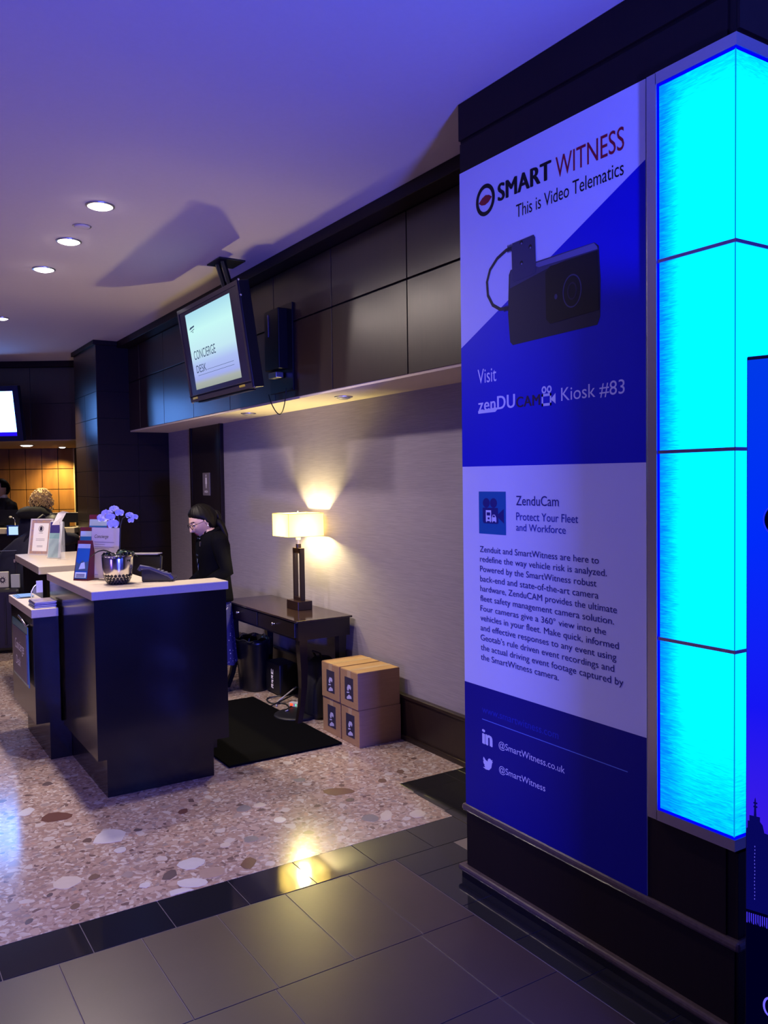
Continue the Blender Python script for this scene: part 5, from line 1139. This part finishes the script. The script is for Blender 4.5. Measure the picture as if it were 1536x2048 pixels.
for i in range(10):
    t = i / 9; z = .86 - .60 * t; rr = []
    for k in range(48):
        a = 2 * math.pi * k / 48; fold = 1 + (.05 * t) * math.sin(a * 9 + 1.3); rr.append(bm.verts.new(((.130 + .035 * t) * math.cos(a) * fold - .01 * t, (.178 + .028 * t) * math.sin(a) * fold, z + .008 * math.sin(a * 5) * t)))
    Rr.append(rr)
for a, b in zip(Rr, Rr[1:]):
    for k in range(48): bm.faces.new((a[k], a[(k + 1) % 48], b[(k + 1) % 48], b[k]))
lobj('skirt', bm, skirtm, pw1, True)
for s in (-1, 1):
    bm = newbm(); add_loft(bm, [(.05, .086 * s, .001, .115, .040), (.05, .086 * s, .012, .118, .042), (.05, .086 * s, .035, .108, .040), (.02, .086 * s, .060, .065, .036)], 20, True, 2.4); lobj('shoe', bm, mat('shoe_black', (.01, .01, .01), .25), pw1, True)
# ---- fair curly haired woman in a dark coat, seen from behind
P_ = RF @ Vector((rl(76, 9.25), 9.25, 0)); d_ = FH * .8 + RH * .55
pw2 = figure_root('person', 'woman with curly fair hair in a dark hooded coat at the reception counter', tuple(P_), math.atan2(d_.y, d_.x), 1.02)
arms = {1: ((.10, .24, 1.13), (.34, .18, 1.12), (1, -.1, 0)), -1: ((.10, -.24, 1.13), (.34, -.18, 1.12), (1, .1, 0))}
V, E_, R_ = body_skeleton(arms, lean_x=.03); skin_mesh('body', V, E_, R_, skin_m, pw2)
HM2 = Matrix.Translation((.055, 0, 1.545)) @ Matrix.Rotation(math.radians(6), 4, 'Y') @ Matrix.Diagonal((1.04, 1.04, 1.05, 1))
blond = mat('fair_hair', (.92, .66, .26), .5, color2=(.32, .17, .07), noise_scale=26, stretch=(1, 1, .5), bump=.5, bump_scale=50)
hd2 = make_head(pw2, skin_m, HM2, blond)
rcu = random.Random(5)
def curls(bm):
    for k in range(210):
        ph = rcu.uniform(.55, 2 * math.pi - .55); th = rcu.uniform(.25, 2.25); p = head_point(th, ph); n = p.normalized(); b = p + n * .014; b.x -= .010
        if th > 1.7: b = b * 1.04
        rr = rcu.uniform(.007, .011); pts = []; tw = rcu.uniform(0, 6)
        for q in range(9):
            t = q / 8; a = tw + t * 9; pts.append(b + Vector((math.cos(a) * rr * .9, math.sin(a) * rr * .9, -.062 * t)) + Vector((n.x, n.y, 0)) * .012 * math.sin(t * 3))
        add_tube(bm, pts, [.0045, .0055, .006, .006, .006, .006, .005, .004, .002], 5)
hair_cap(hd2, HM2, blond, lambda c: c.x < .045 or c.z > .075, .010, .003, wave=.012, extra=curls)
coat = mat('dark_coat', (.008, .009, .030), .6, color2=(.022, .023, .055), noise_scale=9, bump=.9, bump_scale=14)
cloth_torso(pw2, coat, [(0, 0, .42, .20, .27), (0, 0, .60, .20, .265), (0, 0, .80, .195, .255), (0, 0, .98, .185, .235), (.0, 0, 1.12, .18, .235), (.005, 0, 1.25, .18, .245), (.008, 0, 1.34, .155, .240), (.006, 0, 1.40, .125, .17), (.004, 0, 1.45, .105, .115)],
            [[(.008, .185 * s, 1.335), (.02, .225 * s, 1.29), (.06, .250 * s, 1.21), (.10, .255 * s, 1.13), (.21, .225 * s, 1.125), (.32, .185 * s, 1.12)] for s in (-1, 1)], 'coat', rad=(.088, .080, .058), wob=.016)
bm = newbm(); add_loft(bm, [(-.03, 0, 1.36, .17, .19), (-.05, 0, 1.41, .165, .185), (-.055, 0, 1.46, .13, .155), (-.045, 0, 1.485, .09, .115)], 26, True, 2.2)
for v in bm.verts: v.co += Vector((noise.noise(v.co * 30), noise.noise(v.co * 30 + Vector((3, 0, 0))), noise.noise(v.co * 30 + Vector((0, 7, 0))))) * .016
lobj('hood', bm, mat('fur_black', (.006, .006, .010), .9, noise_amt=.5, noise_scale=80, bump=.8), pw2, True)
for s in (-1, 1):
    bm = newbm(); add_loft(bm, [(.05, .086 * s, .001, .125, .045), (.05, .086 * s, .03, .125, .045), (.0, .086 * s, .10, .06, .05), (-.01, .086 * s, .30, .06, .06), (-.01, .086 * s, .44, .07, .07)], 20, True, 2.4); lobj('boot', bm, mat('shoe_black', (.01, .01, .01), .25), pw2, True)
# padded bulk of her coat, shaped as a bag slung at her left side
P_ = RF @ Vector((rl(34, 9.0), 9.05, 0))
M = RF @ Matrix.Translation((rl(36, 9.02), 8.98, 0)); db = thing('draped_coat', 'bulky dark padded spread of coat, shaped like a bag, at the side of the fair-haired woman', 'bag', M=M)
bm = newbm(); add_loft(bm, [(-.02, 0, .50, .20, .10), (-.02, 0, .56, .23, .13), (-.03, 0, .85, .22, .13), (0.0, 0, 1.02, .16, .11), (.07, 0, 1.15, .10, .08), (.13, .02, 1.24, .05, .05)], 26, True, 2.6)
for v in bm.verts: v.co += Vector((noise.noise(v.co * 8), 0, noise.noise(v.co * 8 + Vector((3, 3, 3))))) * .035
lobj('bag_body', bm, coat, db, True)
bm = newbm(); add_tube(bm, [(.10, -.06, 1.14), (.20, .0, 1.36), (.24, .10, 1.42), (.26, .20, 1.36)], .016, 8); lobj('strap', bm, coat, db, True)
bm = newbm(); add_box(bm, (.015, -.145, .93), (.075, -.115, .965), .004); lobj('buckle', bm, mat('buckle_pink', (.45, .36, .42), .3), db)
# ---- man in a dark suit behind the counter, mostly out of frame
P_ = RF @ Vector((rl(6, 11.35), 11.35, 0)); d_ = -FH * .8 - RH * .6
pm = figure_root('person', 'man in a dark suit and white collar behind the reception counter', tuple(P_), math.atan2(d_.y, d_.x), 1.10)
arms = {1: ((.06, .26, 1.10), (.28, .20, 1.08), (1, -.1, 0)), -1: ((.06, -.26, 1.10), (.28, -.20, 1.08), (1, .1, 0))}
V, E_, R_ = body_skeleton(arms, lean_x=.0); skin_mesh('body', V, E_, R_, skin_m, pm)
HM3 = Matrix.Translation((.03, 0, 1.545)) @ Matrix.Diagonal((1.05, 1.08, 1.06, 1)); hd3 = make_head(pm, skin_m, HM3, hair_dark, (.40, .18, .15))
hair_cap(hd3, HM3, hair_dark, lambda c: c.z > .078 or (c.x < .03 and c.z > .02) or (c.x < -.03 and c.z > -.06), .010, .001)
cloth_torso(pm, mat('charcoal_suit', (.010, .010, .015), .7, noise_amt=.3, noise_scale=90), [(0, 0, .72, .155, .20), (0, 0, .84, .15, .195), (0, 0, .95, .145, .19), (.0, 0, 1.08, .14, .185), (.005, 0, 1.22, .15, .205), (.008, 0, 1.32, .135, .215), (.006, 0, 1.38, .105, .20), (.004, 0, 1.42, .08, .12), (.0, 0, 1.44, .066, .07)],
            [[(.0, .180 * s, 1.345), (.015, .225 * s, 1.30), (.04, .25 * s, 1.20), (.06, .262 * s, 1.10), (.16, .24 * s, 1.09), (.26, .205 * s, 1.08)] for s in (-1, 1)], 'jacket', rad=(.074, .064, .048))
for s in (-1, 1):
    bm = newbm(); vs = [bm.verts.new(p) for p in ((.02, .068 * s, 1.47), (.085, .012 * s, 1.44), (.155, .006 * s, 1.16), (.158, .030 * s, 1.24), (.122, .062 * s, 1.40))]; bm.faces.new(vs); bmesh.ops.solidify(bm, geom=bm.faces[:], thickness=.006); lobj('shirt_front', bm, white_paper, pm)
bm = newbm(); add_loft(bm, [(.0, 0, 1.42, .062, .066), (.005, 0, 1.48, .056, .060)], 20, True); lobj('collar', bm, white_paper, pm)
bm = newbm(); vs = [bm.verts.new(p) for p in ((.092, .014, 1.43), (.092, -.014, 1.43), (.166, -.012, 1.14), (.166, .012, 1.14))]; bm.faces.new(vs); bmesh.ops.solidify(bm, geom=bm.faces[:], thickness=.006); lobj('tie', bm, mat('tie_navy', (.02, .02, .08), .5), pm)
for s in (-1, 1):
    bm = newbm(); add_tube(bm, [(0, .085 * s, .90), (.01, .085 * s, .48), (-.01, .085 * s, .06)], [.10, .075, .062], 14); lobj('trouser_leg', bm, mat('charcoal_suit', (.010, .010, .015), .7), pm, True)
    bm = newbm(); add_loft(bm, [(.05, .086 * s, .001, .135, .045), (.05, .086 * s, .03, .135, .045), (.0, .086 * s, .08, .06, .045)], 20, True, 2.4); lobj('shoe', bm, mat('shoe_black', (.01, .01, .01), .25), pm, True)
